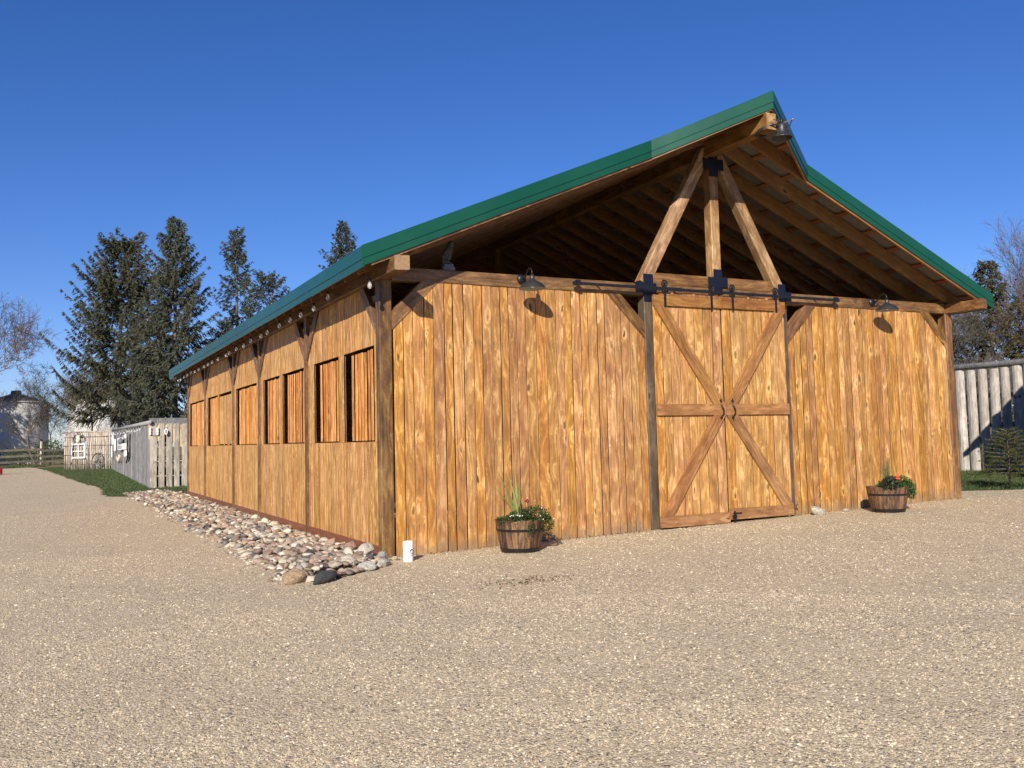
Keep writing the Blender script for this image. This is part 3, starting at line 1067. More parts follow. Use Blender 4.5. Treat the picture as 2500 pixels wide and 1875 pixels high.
def roof():
    # ridge cap is the roof's own mesh
    cap = MB()
    y0, y1 = -RO - PR - 0.005, YB
    zt = zb(MX) + 0.262
    for s in (-1, 1):
        xe = MX + s * 0.17
        cap.add([(MX, y0, zt + .012), (MX, y1, zt + .012), (xe, y1, zt - .17 * SL + .012), (xe, y0 + .1, zt - .17 * SL + .012),
                 (MX, y0, zt + .004), (MX, y1, zt + .004), (xe, y1, zt - .17 * SL + .004), (xe, y0 + .1, zt - .17 * SL + .004)],
                [(0, 1, 2, 3), (4, 7, 6, 5), (3, 2, 6, 7), (0, 3, 7, 4), (1, 5, 6, 2)])
    rf = cap.build('roof', M_GREEN, barn)
    # ribbed sheets
    prof = [(0, 0), (.07, 0), (.085, .019), (.115, .019), (.13, 0), (.38, 0), (.395, .019), (.425, .019), (.44, 0), (.68, 0), (.695, .019), (.725, .019), (.74, 0), (.914, 0)]
    yy = -RO + 0.01
    for s in (0, 1):
        y = yy
        while y < YB - 0.05:
            wd = min(0.914, YB - y)
            mb = MB()
            vs = []
            xr, xe = MX, (-SO + 0.01 if s == 0 else W + SO - 0.01)
            for (t, h) in prof:
                t = min(t, wd)
                for x in (xr, xe):
                    vs.append((x, y + t * 0.9995, zb(x if s == 0 else min(x, W + SO)) + 0.240 + h))
            m = len(prof)
            fs = [(2 * i, 2 * i + 1, 2 * i + 3, 2 * i + 2) for i in range(m - 1)]
            nb = len(vs)
            for (t, h) in ((0, 0), (wd, 0)):
                for x in (xr, xe):
                    vs.append((x, y + t * 0.9995, zb(x) + 0.236))
            fs.append((nb, nb + 1, nb + 3, nb + 2))
            mb.add(vs, fs[:-1], 0)
            mb.add([vs[k] for k in (nb, nb + 1, nb + 3, nb + 2)], [(0, 1, 2, 3)], 1)
            mb.build('panel', [M_GREEN, M_SHEET], rf)
            y += wd
        # the hood's three-cornered sheet
        xk = MX - KX if s == 0 else MX + KX
        mb = MB()
        for h, mi in ((0.240, 0), (0.236, 1)):
            P = [(MX, -RO - PR + 0.012, zb(MX) + h), (MX, -RO + 0.008, zb(MX) + h), (xk, -RO + 0.008, zb(xk) + h)]
            mb.add(P, [(0, 1, 2)], mi)
        mb.build('panel', [M_GREEN, M_SHEET], rf)
    # purlins
    pos = [0.28, 0.95] + [7.38 + 0.632 * k - MX for k in range(8)]
    for dx in pos:
        for s in (-1, 1):
            x = MX + s * (dx + 0.045)
            z = zb(x) + 0.235 - 0.022
            yf = yfront(MX + s * (dx + (0.09 if dx + 0.09 < KX else 0.0))) + 0.03
            timber('purlin', (x, yf, z), (x, YB - 0.05, z), 0.092, 0.04, (1, 0, -s * SL), M_PURL, rf, ch=0.002)
    # rafters, each pair meeting the ridge beam
    ry = [-0.53, 0.03] + [0.03 + 0.6 * k for k in range(1, 33)]
    for y in ry:
        for s in (-1, 1):
            xa, xb_ = MX + s * 0.10, MX + s * (MX + SO - 0.095)
            off = 0.192 - 0.235 / 2 / math.cos(math.atan(SL)) + (0.025 if y < -0.5 else 0)
            p0 = (xa, y, zb(xa) + off)
            p1 = (xb_, y, zb(xb_) + off)
            timber('rafter', p0, p1, 0.235, 0.045, (s * SL, 0, 1), M_BEAM if (y < -0.5 and s < 0) else M_RAFT, rf, ch=0.002)
    # the short rafter pair under the hood's edge
    for s in (-1, 1):
        P0 = Vector((MX + s * 0.03, -RO - PR + 0.06, zb(MX) + 0.07))
        xk = MX + s * KX
        P1 = Vector((xk, -RO + 0.045, zb(xk) + 0.07))
        timber('hood_board', P0, P1, 0.20, 0.03, (0, 0, 1), M_RAFT, rf, ch=0.002)
    # ridge beam, its end cut back from the top
    mb = MB()
    x0, x1 = MX - 0.095, MX + 0.095
    zt_, zb_ = 6.45, 6.20
    yt, ybt = -1.452, -1.452
    vs = [(x0, ybt, zb_), (x1, ybt, zb_), (x1, yt, zt_), (x0, yt, zt_), (x0, YB - .1, zb_), (x1, YB - .1, zb_), (x1, YB - .1, zt_), (x0, YB - .1, zt_)]
    me = bpy.data.meshes.new('ridge_beam')
    zc = (zt_ + zb_) / 2
    # grain along the beam: local z is world y
    loc = [(v[0] - MX, -(v[2] - zc), v[1]) for v in vs]
    me.from_pydata(loc, [], [(0, 1, 2, 3), (0, 4, 5, 1), (1, 5, 6, 2), (2, 6, 7, 3), (3, 7, 4, 0), (4, 7, 6, 5)])
    me.materials.append(M_BEAM)
    me.materials.append(M_STRUT)
    me.polygons[0].material_index = 1
    mwm = Matrix(((1, 0, 0, MX), (0, 0, 1, 0), (0, -1, 0, zc), (0, 0, 0, 1)))
    link('ridge_beam', me, rf, mw=mwm)
    # fascia: a broad upper trim and a narrower strip tucked under it
    def fascia(pa, pb, za, zb2, nrm, name='fascia'):
        pa, pb, nrm = Vector(pa), Vector(pb), Vector(nrm).normalized()
        for (h0, h1, out, nm) in ((0.100, 0.270, 0.006, 'fascia'), (0.0, 0.1005, -0.004, 'fascia_strip')):
            mb = MB()
            vs = []
            for q in (out, out - 0.022):
                for p, z in ((pa, za), (pb, zb2)):
                    pp = p + nrm * q
                    vs += [(pp.x, pp.y, z + h0), (pp.x, pp.y, z + h1)]
            mb.add(vs, [(0, 2, 3, 1), (4, 5, 7, 6), (0, 1, 5, 4), (2, 6, 7, 3), (1, 3, 7, 5), (0, 4, 6, 2)])
            mb.build(nm, M_GREEN, rf)
    xk0, xk1 = MX - KX, MX + KX
    fascia((-SO, -RO), (xk0, -RO), zb(-SO), zb(xk0), (0, -1))
    d = Vector((KX, -PR)).normalized()
    fascia((xk0, -RO), (MX, -RO - PR), zb(xk0), zb(MX), (d.y, -d.x))
    fascia((MX, -RO - PR), (xk1, -RO), zb(MX), zb(xk1), (-d.y, -d.x))
    fascia((xk1, -RO), (W + SO, -RO), zb(xk1), zb(W + SO), (0, -1))
    fascia((-SO, YB), (-SO, -RO), zb(-SO) - .01, zb(-SO) - .01, (-1, 0))
    fascia((W + SO, -RO), (W + SO, YB), zb(W + SO) - .01, zb(W + SO) - .01, (1, 0))
    fascia((MX, YB), (-SO, YB), zb(MX), zb(-SO), (0, 1))
    fascia((W + SO, YB), (MX, YB), zb(W + SO), zb(MX), (0, 1))


roof()


def back_walls():
    mb = MB()
    mb.box(W - 0.06, W - 0.03, PW, L - .16, 0.1, HB)
    mb.build('side_wall', M_SIDE, barn)
    mb = MB()
    vs = [(PW, L - .02, 0), (W - PW, L - .02, 0), (W - PW, L - .02, HB), (W + 0.1, L - .02, 4.0), (MX, L - .02, 6.55), (-.1, L - .02, 4.0), (PW, L - .02, HB)]
    vs2 = [(x, y + 0.025, z) for x, y, z in vs]
    n = len(vs)
    mb.add(vs + vs2, [tuple(range(n)), tuple(range(n, 2 * n))[::-1]] + [(i, i + n, (i + 1) % n + n, (i + 1) % n) for i in range(n)])
    mb.build('back_wall', M_SIDE, barn)


back_walls()


def doors():
    YD = -0.075                     # face of the door boards
    for (x0, x1, z0, z1, side) in ((4.470, 5.828, 0.176, 3.806, -1), (5.842, 7.200, 0.225, 3.815, 1)):
        d = bpy.data.objects.new('door', None)
        COL.objects.link(d)
        d.parent = barn
        for z in (z0 + .15, (z0 + z1) / 2, z1 - .15):
            g = MB()
            g.box(x0 + .05, x1 - .05, YD + 0.024, YD + 0.05, z - .06, z + .06)
            g.build('back_rail', M_TRIM, d)
        n = 8
        ws = np.array([random.uniform(0.85, 1.15) for _ in range(n)])
        ws *= (x1 - x0) / ws.sum()
        x = x0
        for w in ws:
            plank('plank', (x + w / 2, YD + random.uniform(-.002, .002), z0 + 0.02), (1, 0, 0), (0, 0, 1), w - random.choice((.005, .007, .011)), 0.023, z1 - z0 - 0.03, M_DOORW, d)
            x += w
        yr = YD - 0.021
        zm = 1.998
        for (a, b_) in ((z1 - .165, z1), (zm - .089, zm + .089), (z0, z0 + .175)):
            timber('rail', (x0, yr, (a + b_) / 2), (x1, yr, (a + b_) / 2), b_ - a, 0.036, (0, 0, 1), M_TRIM, d, ch=0.004)
        xs, xo = (x1, x0) if side < 0 else (x0, x1)       # seam edge, outer edge
        sgn = 1 if side < 0 else -1
        for zo, zs in ((z1 - .165, zm + .089), (z0 + .175, zm - .089)):
            # a parallelogram board from the outer corner to the middle of the seam, ends cut level
            wv = 0.235
            up = 1 if zo > zs else -1
            mb = MB()
            xs_ = xs - sgn * 0.005
            xo_ = xo + sgn * 0.004
            P = [(xo_, zo), (xo_ + sgn * wv, zo), (xs_, zs), (xs_ - sgn * wv, zs)]
            a = Vector((P[0][0], 0, P[0][1]))
            b_ = Vector((P[3][0], 0, P[3][1]))
            org = Vector((P[0][0], yr, P[0][1]))
            zax = (b_ - a).normalized()
            fr = frame(org, zax, (1, 0, 0))
            inv = fr.inverted()
            vs = [inv @ Vector((px, yr + q, pz)) for q in (-0.018, 0.018) for px, pz in P]
            mb.add(vs, [(0, 1, 2, 3), (4, 7, 6, 5), (0, 4, 5, 1), (1, 5, 6, 2), (2, 6, 7, 3), (3, 7, 4, 0)])
            me = bpy.data.meshes.new('brace')
            me.from_pydata([tuple(v) for v in vs], [], mb.f)
            me.materials.append(M_TRIM)
            me.update()
            link('brace', me, d, mw=fr)
        # pull handle: bowed bar with pointed finials
        hx = 5.725 if side < 0 else 5.965
        hb = MB()
        pts = []
        for k in range(9):
            t = k / 8
            pts.append((hx + 0.018 * math.sin(t * 2 * math.pi) + (0.02 * math.sin(math.pi * t)), yr - 0.022 - 0.035 * math.sin(math.pi * t), 1.875 + t * 0.25))
        hb.tube(pts, [0.008, 0.010, 0.012, 0.012, 0.013, 0.012, 0.012, 0.010, 0.008], 8)
        for zc, s in ((1.875, -1), (2.125, 1)):
            hb.add([(hx, yr - 0.030, zc + s * 0.055), (hx - .02, yr - 0.03, zc), (hx, yr - .036, zc - s * .012), (hx + .02, yr - 0.03, zc),
                    (hx, yr - 0.0185, zc + s * 0.055), (hx - .02, yr - .0185, zc), (hx, yr - .0185, zc - s * .012), (hx + .02, yr - .0185, zc)],
                   [(0, 1, 2, 3), (0, 4, 5, 1), (1, 5, 6, 2), (2, 6, 7, 3), (3, 7, 4, 0), (4, 7, 6, 5)])
            hb.box(hx - .026, hx + .026, yr - .028, yr - .0186, zc + s * .012 - .006, zc + s * .012 + .006)
        hb.build('handle', M_BLACK, d, smooth=False)
        # roller straps
        for sx in ((4.69, 5.62) if side < 0 else (6.06, 7.0)):
            h = MB()
            h.box(sx - .021, sx + .021, yr - .026, yr - .0185, z1 - .19, 3.985)
            for bz in (z1 - .14, z1 - .06):
                h.box(sx - .008, sx + .008, yr - .034, yr - .026, bz - .008, bz + .008)
            # spoked roller
            ring = []
            c = Vector((sx, -0.112, 3.992))
            n = 20
            for k in range(n + 1):
                a = 2 * math.pi * k / n
                ring.append((c.x + .052 * math.cos(a), c.y, c.z + .052 * math.sin(a)))
            h.tube(ring, 0.012, 6, caps=False)
            for k in range(3):
                a = math.pi * k / 3
                h.bar((c.x - .05 * math.cos(a), c.y, c.z - .05 * math.sin(a)), (c.x + .05 * math.cos(a), c.y, c.z + .05 * math.sin(a)), .012, .012, (0, 1, 0))
            h.build('roller_hanger', M_BLACK, d)
        # anti-jump knobs on the top rail
        for sx in ((4.85, 5.28) if side < 0 else (6.42, 6.82)):
            k_ = MB()
            k_.lathe([(0.0, -.03), (.028, -.03), (.032, 0), (.024, .02), (0, .028)], 12, (sx, yr + 0.012, z1 + 0.03))
            k_.build('knob', M_TRIM, d, smooth=True)
    # latch bolt at the foot and its bracket at the post
    lb = MB()
    lb.box(5.905, 5.93, -.135, -.116, 0.10, 0.36)
    lb.box(5.885, 6.06, -.128, -.116, 0.315, 0.335)
    lb.box(5.87, 5.96, -.124, -.116, 0.24, 0.30)
    lb.build('drop_bolt', M_BLACK, barn)
    hk = MB()
    hk.tube([(7.21, -.12, .46), (7.25, -.14, .45), (7.27, -.14, .40), (7.26, -.05, .36)], 0.012, 6)
    hk.build('hook', M_STEEL, barn)
    tr = MB()
    yt = -0.112
    tr.box(3.03, 8.46, yt - .005, yt + .005, 3.885, 3.93)
    for x in (3.09, 8.40):
        tr.box(x - .035, x + .035, yt - .03, yt + .02, 3.875, 3.955)
    for x in (3.03, 8.46):
        tr.box(x - .02, x + .02, yt - .015, yt + .02, 3.88, 3.935)
    tr.box(4.21, 5.02, yt - .012, yt - .0055, 3.878, 3.936)
    for x in (3.5, 4.3, 4.95, 5.85, 6.5, 7.3, 8.0):
        tr.tube([(x, yt + .004, 3.907), (x, -0.004, 3.907)], 0.012, 8)
        tr.box(x - .012, x + .012, yt - .014, yt - .004, 3.895, 3.919)
    tr.build('door_track', M_BLACK, barn)
    jb = MB()
    jb.box(4.62, 7.12, -0.065, -0.006, 3.818, 3.862)
    jb.build('track_board', M_TRIM, barn)


doors()


# ------------------------------------------------------------------ things fixed to or standing by the barn
def wall_lamp(x, label):
    t = thing('wall_lamp', label, 'wall lamp', (x, 0, 3.93), 0, 'gooseneck lamps on the front beam')
    b = MB()
    n = 20
    prof = [(0, -.034), (.03, -.034), (.052, -.022), (.06, -.004)]
    base = []
    vs = []
    for r, y in prof:
        for k in range(n):
            a = 2 * math.pi * k / n
            vs.append((r * math.cos(a), y, r * math.sin(a)))
    fs = []
    for i in range(len(prof) - 1):
        for k in range(n):
            fs.append((i * n + k, i * n + (k + 1) % n, (i + 1) * n + (k + 1) % n, (i + 1) * n + k))
    b.add(vs, fs)
    b.build('wall_plate', M_BLACK, t, smooth=True)
    a_ = MB()
    pts = [(0, -.03, 0), (0, -.07, .0), (0, -.10, .012), (0, -.13, .05), (0, -.165, .085), (0, -.21, .095), (0, -.245, .078), (0, -.262, .045), (0, -.264, .0)]
    a_.tube(pts, 0.0095, 10)
    a_.build('arm', M_BLACK, t, smooth=True)
    s = MB()
    c = (0, -.264, 0)
    s.lathe([(.0, .012), (.022, .012), (.026, -.02), (.030, -.045), (.042, -.058), (.080, -.075), (.120, -.100), (.148, -.132), (.152, -.150), (.158, -.153)], 32, c)
    s.lathe([(.158, -.153), (.150, -.153), (.144, -.134), (.116, -.104), (.078, -.080), (.030, -.062), (0, -.062)], 32, c, mi=1)
    s.build('shade', [M_LAMP, M_LAMPIN], t, smooth=True)
    bl = MB()
    bl.lathe([(0, -.062), (.014, -.064), (.016, -.085), (.027, -.11), (.026, -.128), (.013, -.142), (0, -.145)], 14, c)
    bl.build('bulb', M_WHITE, t, smooth=True)
    t.scale = (1.25, 1.25, 1.25)
    return t


wall_lamp(2.19, 'dark dome gooseneck lamp on the beam left of the barn doors')
wall_lamp(9.425, 'dark dome gooseneck lamp on the beam right of the barn doors')


def bell():
    t = thing('bell', 'black cast iron bell on a curved bracket under the gable peak', 'bell', (5.945, -1.50, 6.10))
    b = MB()
    b.lathe([(0, .20), (.035, .198), (.062, .185), (.074, .16), (.080, .11), (.090, .06), (.108, .02), (.135, -.008), (.152, -.022), (.154, -.034), (.146, -.036)], 32)
    b.lathe([(.146, -.036), (.128, -.012), (.10, .015), (.082, .06), (.07, .12), (.05, .165), (0, .18)], 32)
    b.build('bell_cup', M_BELL, t, smooth=True)
    y = MB()
    # yoke over the crown
    pts = [(-.085, 0, .13), (-.10, 0, .19), (-.07, 0, .245), (0, 0, .262), (.07, 0, .245), (.10, 0, .19), (.085, 0, .13)]
    y.tube(pts, 0.013, 8)
    y.tube([(0, 0, .19), (0, 0, .275)], 0.014, 8)
    y.tube([(-.03, 0, .20), (-.045, 0, .25)], 0.010, 6)
    y.build('yoke', M_BELL, t, smooth=True)
    k = MB()
    # horseshoe bracket reaching back to the beam end
    k.tube([(-.10, 0.0, .165), (-.16, .03, .165), (-.235, .09, .150), (-.275, .18, .115), (-.27, .25, .08), (-.22, .30, .06), (-.14, .33, .07), (-.04, .30, .10)],
           [.014, .016, .020, .024, .026, .024, .02, .018], 8)
    k.tube([(.10, 0.0, .165), (.13, .04, .17), (.12, .12, .19), (.02, .2, .2)], 0.014, 8)
    k.build('bracket', M_BELL, t, smooth=True)
    h = MB()
    h.tube([(.03, 0, .21), (.21, -.03, .285)], 0.010, 8)
    h.tube([(.205, -.03, .283), (.225, -.03, .288)], 0.018, 8)
    h.build('crank_bolt', M_STEEL, t)
    a = MB()
    a.tube([(.20, -.02, .275), (.13, 0, .11), (.15, 0, .075)], 0.010, 6)
    a.tube([(-.24, .2, .22), (-.14, .06, .26), (-.08, .04, .255)], 0.006, 6)
    a.build('pull_lever', M_BELL, t)
    c = MB()
    c.tube([(0, 0, .17), (0, 0, 0.0)], 0.008, 6)
    c.lathe([(0, -.022), (.022, -.012), (.026, .005), (.015, .02), (0, .024)], 12)
    c.build('clapper', M_BELL, t, smooth=True)


bell()


def bird_statue():
    t = thing('bird_statue', 'brown falcon statue on a grey plinth, standing on the front beam in shade', 'statue', (1.075, 0.09, HB + BH + 0.001), R(-20))
    p = MB()
    p.box(-.085, .085, -.06, .06, 0, .05)
    p.box(-.065, .065, -.05, .05, .05, .095)
    p.build('plinth', M_GREYSTONE, t)
    me = bpy.data.meshes.new('bird')
    bm = bmesh.new()
    rings = [(-.05, 0, .09, .025), (-.045, 0, .12, .035), (-.04, 0, .17, .058), (-.03, 0, .23, .072), (-.012, 0, .29, .068), (.01, 0, .335, .050), (.022, 0, .365, .042),
             (.034, 0, .395, .044), (.040, 0, .42, .036), (.042, 0, .438, .018)]
    prev = None
    for (x, y, z, r) in rings:
        ring = [bm.verts.new((x + r * 1.1 * math.cos(2 * math.pi * k / 12), y + r * 0.85 * math.sin(2 * math.pi * k / 12), z)) for k in range(12)]
        if prev:
            for k in range(12):
                bm.faces.new((prev[k], prev[(k + 1) % 12], ring[(k + 1) % 12], ring[k]))
        else:
            bm.faces.new(ring[::-1])
        prev = ring
    bm.faces.new(prev)
    bm.to_mesh(me)
    bm.free()
    me.materials.append(M_STATUE)
    me.polygons.foreach_set('use_smooth', [True] * len(me.polygons))
    link('body', me, t)
    k = MB()
    k.add([(.075, -.012, .412), (.075, .012, .412), (.078, 0, .398), (.112, 0, .392), (.075, 0, .424)], [(0, 2, 3), (2, 1, 3), (1, 4, 3), (4, 0, 3)])
    k.build('beak', M_BLACK, t)
    for s in (-1, 1):
        w = MB()
        w.add([(-.01, s * .064, .31), (.03, s * .055, .25), (-.02, s * .070, .16), (-.085, s * .035, .08), (-.09, s * .05, .2),
               (-.01, s * .05, .31), (.03, s * .045, .25), (-.02, s * .05, .16), (-.085, s * .02, .08), (-.09, s * .03, .2)],
              [(0, 1, 2, 3, 4), (9, 8, 7, 6, 5), (0, 5, 6, 1), (1, 6, 7, 2), (2, 7, 8, 3), (3, 8, 9, 4), (4, 9, 5, 0)])
        w.build('wing', M_STATUE, t)
        f = MB()
        f.tube([(-.02, s * .03, .15), (.01, s * .032, .115), (.045, s * .035, .102)], [.016, .014, .010], 6)
        f.build('foot', M_STATUE, t)
    tl = MB()
    tl.add([(-.08, -.03, .14), (-.08, .03, .14), (-.115, .022, .0), (-.115, -.022, .0), (-.06, -.03, .14), (-.06, .03, .14), (-.10, .022, .0), (-.10, -.022, .0)],
           [(0, 1, 2, 3), (7, 6, 5, 4), (0, 3, 7, 4), (1, 5, 6, 2), (0, 4, 5, 1), (3, 2, 6, 7)])
    tl.build('tail', M_STATUE, t)


bird_statue()

BULBS = [(-0.35, 3.66), (1.62, 3.80), (2.42, 3.74), (3.24, 3.75), (3.98, 3.76), (4.78, 3.76), (5.8, 3.76), (6.36, 3.75), (7.36, 3.76), (8.11, 3.74), (8.94, 3.75), (9.82, 3.75),
         (10.22, 3.73), (11.35, 3.74), (12.22, 3.74), (12.87, 3.74), (13.55, 3.74), (14.5, 3.74), (15.22, 3.73), (16.01, 3.76), (16.78, 3.75), (17.51, 3.74), (18.26, 3.72), (18.85, 3.73)]


def light_string(name, label, pts, sag, parentloc, bulb_scale=1.0):
    """pts are the bulb centres in world space; the wire dips a little between them."""
    t = thing(name, label, 'string lights', parentloc)
    o = Vector(parentloc)
    w = MB()
    path = []
    for i, p in enumerate(pts):
        top = Vector(p) + Vector((0, 0, 0.10 * bulb_scale + (0.03 if i % 2 else 0.0)))
        path.append(top - o)
        if i + 1 < len(pts):
            nxt = Vector(pts[i + 1]) + Vector((0, 0, 0.10 * bulb_scale))
            path.append((top + nxt) / 2 - o + Vector((0.02, 0, sag)))
    w.tube(path, 0.004 * bulb_scale, 5)
    w.build('wire', M_WIRE, t)
    bm_ = MB()
    bm_.lathe([(0, -.055), (.012, -.052), (.026, -.036), (.0285, -.018), (.024, 0.004), (.014, .026), (.012, .034)], 12)
    sk = MB()
    sk.lathe([(0, .085), (.006, .085), (.010, .07), (.0155, .062), (.0165, .034), (.0, .030)], 10)
    bme = sme = None
    for p in pts:
        q = Vector(p) - o
        if bme is None:
            b = bm_.build('bulb', M_BULB, t, smooth=True)
            s = sk.build('socket', M_BLACK, b, smooth=True)
            bme, sme = b.data, s.data
        else:
            b = link('bulb', bme, t)
            s = link('socket', sme, b)
        b.location = q
        b.scale = (bulb_scale,) * 3


light_string('string_light', 'string of clear bulbs hanging under the green left eave of the barn', [(-0.25, y, z) for y, z in BULBS], 0.03, (-0.25, 0, 3.75), 1.05)


def candle():
    t = thing('ceramic_tube', 'white cylinder with a dark spiral drawing, on gravel by the corner post', 'canister', (0.17, -0.50, gz(0.17)))
    b = MB()
    r, h = 0.066, 0.262
    b.lathe([(0, 0), (r - .006, 0), (r, .008), (r, h - .012), (r - .006, h), (r - .02, h - .004), (r - .026, h - .03), (0, h - .035)], 40)
    b.build('body', M_WHITE2, t, smooth=True)
    # the spiral drawn on its side: two loops inside an open ring
    d = MB()

    def on(u, v):
        a = R(-96) + u / r
        return ((r + .0012) * math.cos(a), (r + .0012) * math.sin(a), v)
    pts = []
    for k in range(60):
        t_ = k / 59
        a = R(70) + t_ * 2 * math.pi * 1.95
        rr = 0.044 - 0.026 * t_
        pts.append(on(0.032 + rr * math.cos(a) * .85 + 0.008 * t_, 0.118 + rr * math.sin(a) + 0.016 * t_))
    d.tube(pts, 0.0032, 5)
    d.build('drawing', M_DARKINK, t)


candle()


def planter(x, y, label, second):
    t = thing('barrel_planter', label, 'planter', (x, y, gz(x)), R(20) if second else 0.0, 'half barrel planters by the front wall')
    H, rb, rt = 0.43, 0.255, 0.335
    n = 22

    def rad(z):
        q = z / H
        return rb + (rt - rb) * (q ** 0.8)
    for k in range(n):
        a0, a1 = 2 * math.pi * k / n + .008, 2 * math.pi * (k + 1) / n - .008
        am = (a0 + a1) / 2
        rot = Matrix.Rotation(am, 4, 'Z')
        vs = []
        hh = H + random.uniform(-.006, .006)
        for z in (0.0, H * .35, H * .7, hh):
            for q, rr in ((0, rad(z)), (1, rad(z) - .026)):
                hw = rr * math.tan((a1 - a0) / 2)
                vs += [(-hw, -rr, z), (hw, -rr, z)]
        fs = []
        for i in range(3):
            b0 = i * 4
            fs += [(b0, b0 + 1, b0 + 5, b0 + 4), (b0 + 3, b0 + 2, b0 + 6, b0 + 7), (b0 + 2, b0, b0 + 4, b0 + 6), (b0 + 1, b0 + 3, b0 + 7, b0 + 5)]
        fs += [(0, 2, 3, 1), (12, 13, 15, 14)]
        me = bpy.data.meshes.new('stave')
        me.from_pydata(vs, [], fs)
        me.materials.append(M_BARREL)
        me.update()
        o = link('stave', me, t)
        o.rotation_euler = (0, 0, am)
    for z0, z1 in ((0.015, 0.065), (0.285, 0.318)):
        hb = MB()
        hb.lathe([(rad(z0) + .006, z0), (rad(z1) + .006, z1), (rad(z1) - .002, z1), (rad(z0) - .002, z0)], 40, close=True)
        hb.build('hoop', M_BLACK, t, smooth=False)
    s = MB()
    s.lathe([(0, H - .03), (rt - .035, H - .045)], 24)
    s.build('soil', M_SOIL, t)
    # low green mounds: many small leaves
    rs = np.random.default_rng(5 if second else 3)

    def mound(name, blobs, size, cols):
        Vs, Cs = [], []
        for (cx, cy, cz, rx, ry, rz, nn_) in blobs:
            d = rs.normal(0, 1, (nn_, 3))
            d /= np.linalg.norm(d, axis=1)[:, None]
            rr = rs.uniform(0.45, 1.0, nn_) ** 0.5
            lump = 1 + 0.18 * np.sin(d[:, 0] * 7 + cx * 40) * np.sin(d[:, 1] * 6 + d[:, 2] * 5)
            P = np.array([cx, cy, cz]) + d * np.array([rx, ry, rz]) * (rr * lump)[:, None]
            s_ = size * rs.uniform(0.6, 1.3, nn_)
            dirv = d + rs.normal(0, .7, (nn_, 3))
            dirv /= np.linalg.norm(dirv, axis=1)[:, None]
            sd = np.cross(dirv, rs.normal(0, 1, (nn_, 3)))
            sd /= np.linalg.norm(sd, axis=1)[:, None]
            V = np.stack([P - sd * s_[:, None] * .38, P + dirv * s_[:, None] * 1.0, P + sd * s_[:, None] * .38, P - dirv * s_[:, None] * .55], 1)
            C = np.array(cols)[rs.integers(0, len(cols), nn_)] * rs.uniform(.7, 1.3, (nn_, 1))
            Vs.append(V.reshape(-1, 3))
            Cs.append(np.repeat(C, 4, 0))
        V = np.concatenate(Vs)
        np_mesh(name, V, np.arange(len(V)).reshape(-1, 4), M_LEAF, t, np.concatenate(Cs))

    def spikes(name, lst, col, wid=0.011):
        mb = MB()
        cols = []
        for (x0, y0, x1, y1, h, sag) in lst:
            seg = 6
            sd = Vector((-(y1 - y0), x1 - x0, 0))
            sd = sd.normalized() if sd.length > 1e-4 else Vector((1, 0, 0))
            sd = (sd + Vector((0.5, 0, 0))).normalized()
            vs = []
            for i in range(seg + 1):
                q = i / seg
                p = Vector((x0 + (x1 - x0) * q ** 1.4, y0 + (y1 - y0) * q ** 1.4, H - .04 + (h + .04) * q - sag * q * q * q))
                w = wid * (1 - q * 0.92) * (0.7 + 0.6 * min(1, q * 4))
                vs += [p - sd * w, p + Vector((0, 0, -0.003)), p + sd * w]
            mb.add(vs, [f for i in range(seg) for f in ((3 * i, 3 * i + 1, 3 * i + 4, 3 * i + 3), (3 * i + 1, 3 * i + 2, 3 * i + 5, 3 * i + 4))])
            c = np.array(col) * random.uniform(.75, 1.25)
            cols += [c] * len(vs)
        o = mb.build(name, M_LEAF, t)
        at = o.data.attributes.new('tone', 'FLOAT_COLOR', 'POINT')
        cc = np.ones((len(cols), 4), np.float32)
        cc[:, :3] = np.array(cols)
        at.data.foreach_set('color', cc.ravel())
    G1_ = [(0.030, 0.065, 0.018), (0.045, 0.085, 0.022), (0.022, 0.048, 0.014), (0.060, 0.10, 0.032)]
    if not second:
        mound('foliage', [(-.20, -.08, H + .0, .17, .20, .07, 900), (.02, .0, H + .05, .16, .2, .10, 1000), (.22, -.05, H + .03, .20, .22, .14, 1700),
                          (.27, -.18, H - .05, .14, .15, .13, 900), (-.01, -.32, H - .09, .055, .05, .11, 300)], 0.017, G1_)
        sp = []
        for (dx, dy, h) in ((-.33, -.1, .60), (-.26, .02, .52), (-.19, -.05, .62), (-.12, .05, .50), (-.03, .0, .60), (.02, -.03, .52), (.10, .0, .62), (.16, .03, .66), (.19, -.04, .58), (.13, .05, .46),
                            (-.36, .06, .46), (.03, .08, .44)):
            sp.append((-.03 + random.uniform(-.03, .03), random.uniform(-.03, .03), -.03 + dx, dy, h * 1.18, 0.06))
        sp.append((-.06, -.05, -.06, -.34, .10, 0.22))
        spikes('spike_leaves', sp, (0.24, 0.28, 0.095), 0.018)
        spikes('bronze_leaves', [(.05, .1, -.32, .05, .36, .02), (.1, .1, .06, .1, .42, 0), (.14, .1, .17, .12, .40, 0), (.2, .05, .28, .08, .40, 0), (.22, .05, .36, .05, .32, .02), (.18, .1, .32, .1, .36, .02)], (0.10, 0.050, 0.025), 0.008)
        fl = MB()
        for (a, b_, c) in ((.13, .02, H + .245), (.145, .03, H + .23), (.12, .035, H + .235), (.135, .01, H + .225)):
            fl.lathe([(0, -.018), (.018, -.008), (.02, .006), (.010, .018), (0, .02)], 8, (a, b_, c))
        fl.tube([(.13, .02, H), (.13, .02, H + .23)], 0.004, 5)
        fl.build('flower', simple('dark_red_petals', (0.20, 0.012, 0.016), 0.6, var=0.2), t, smooth=True)
        wf = MB()
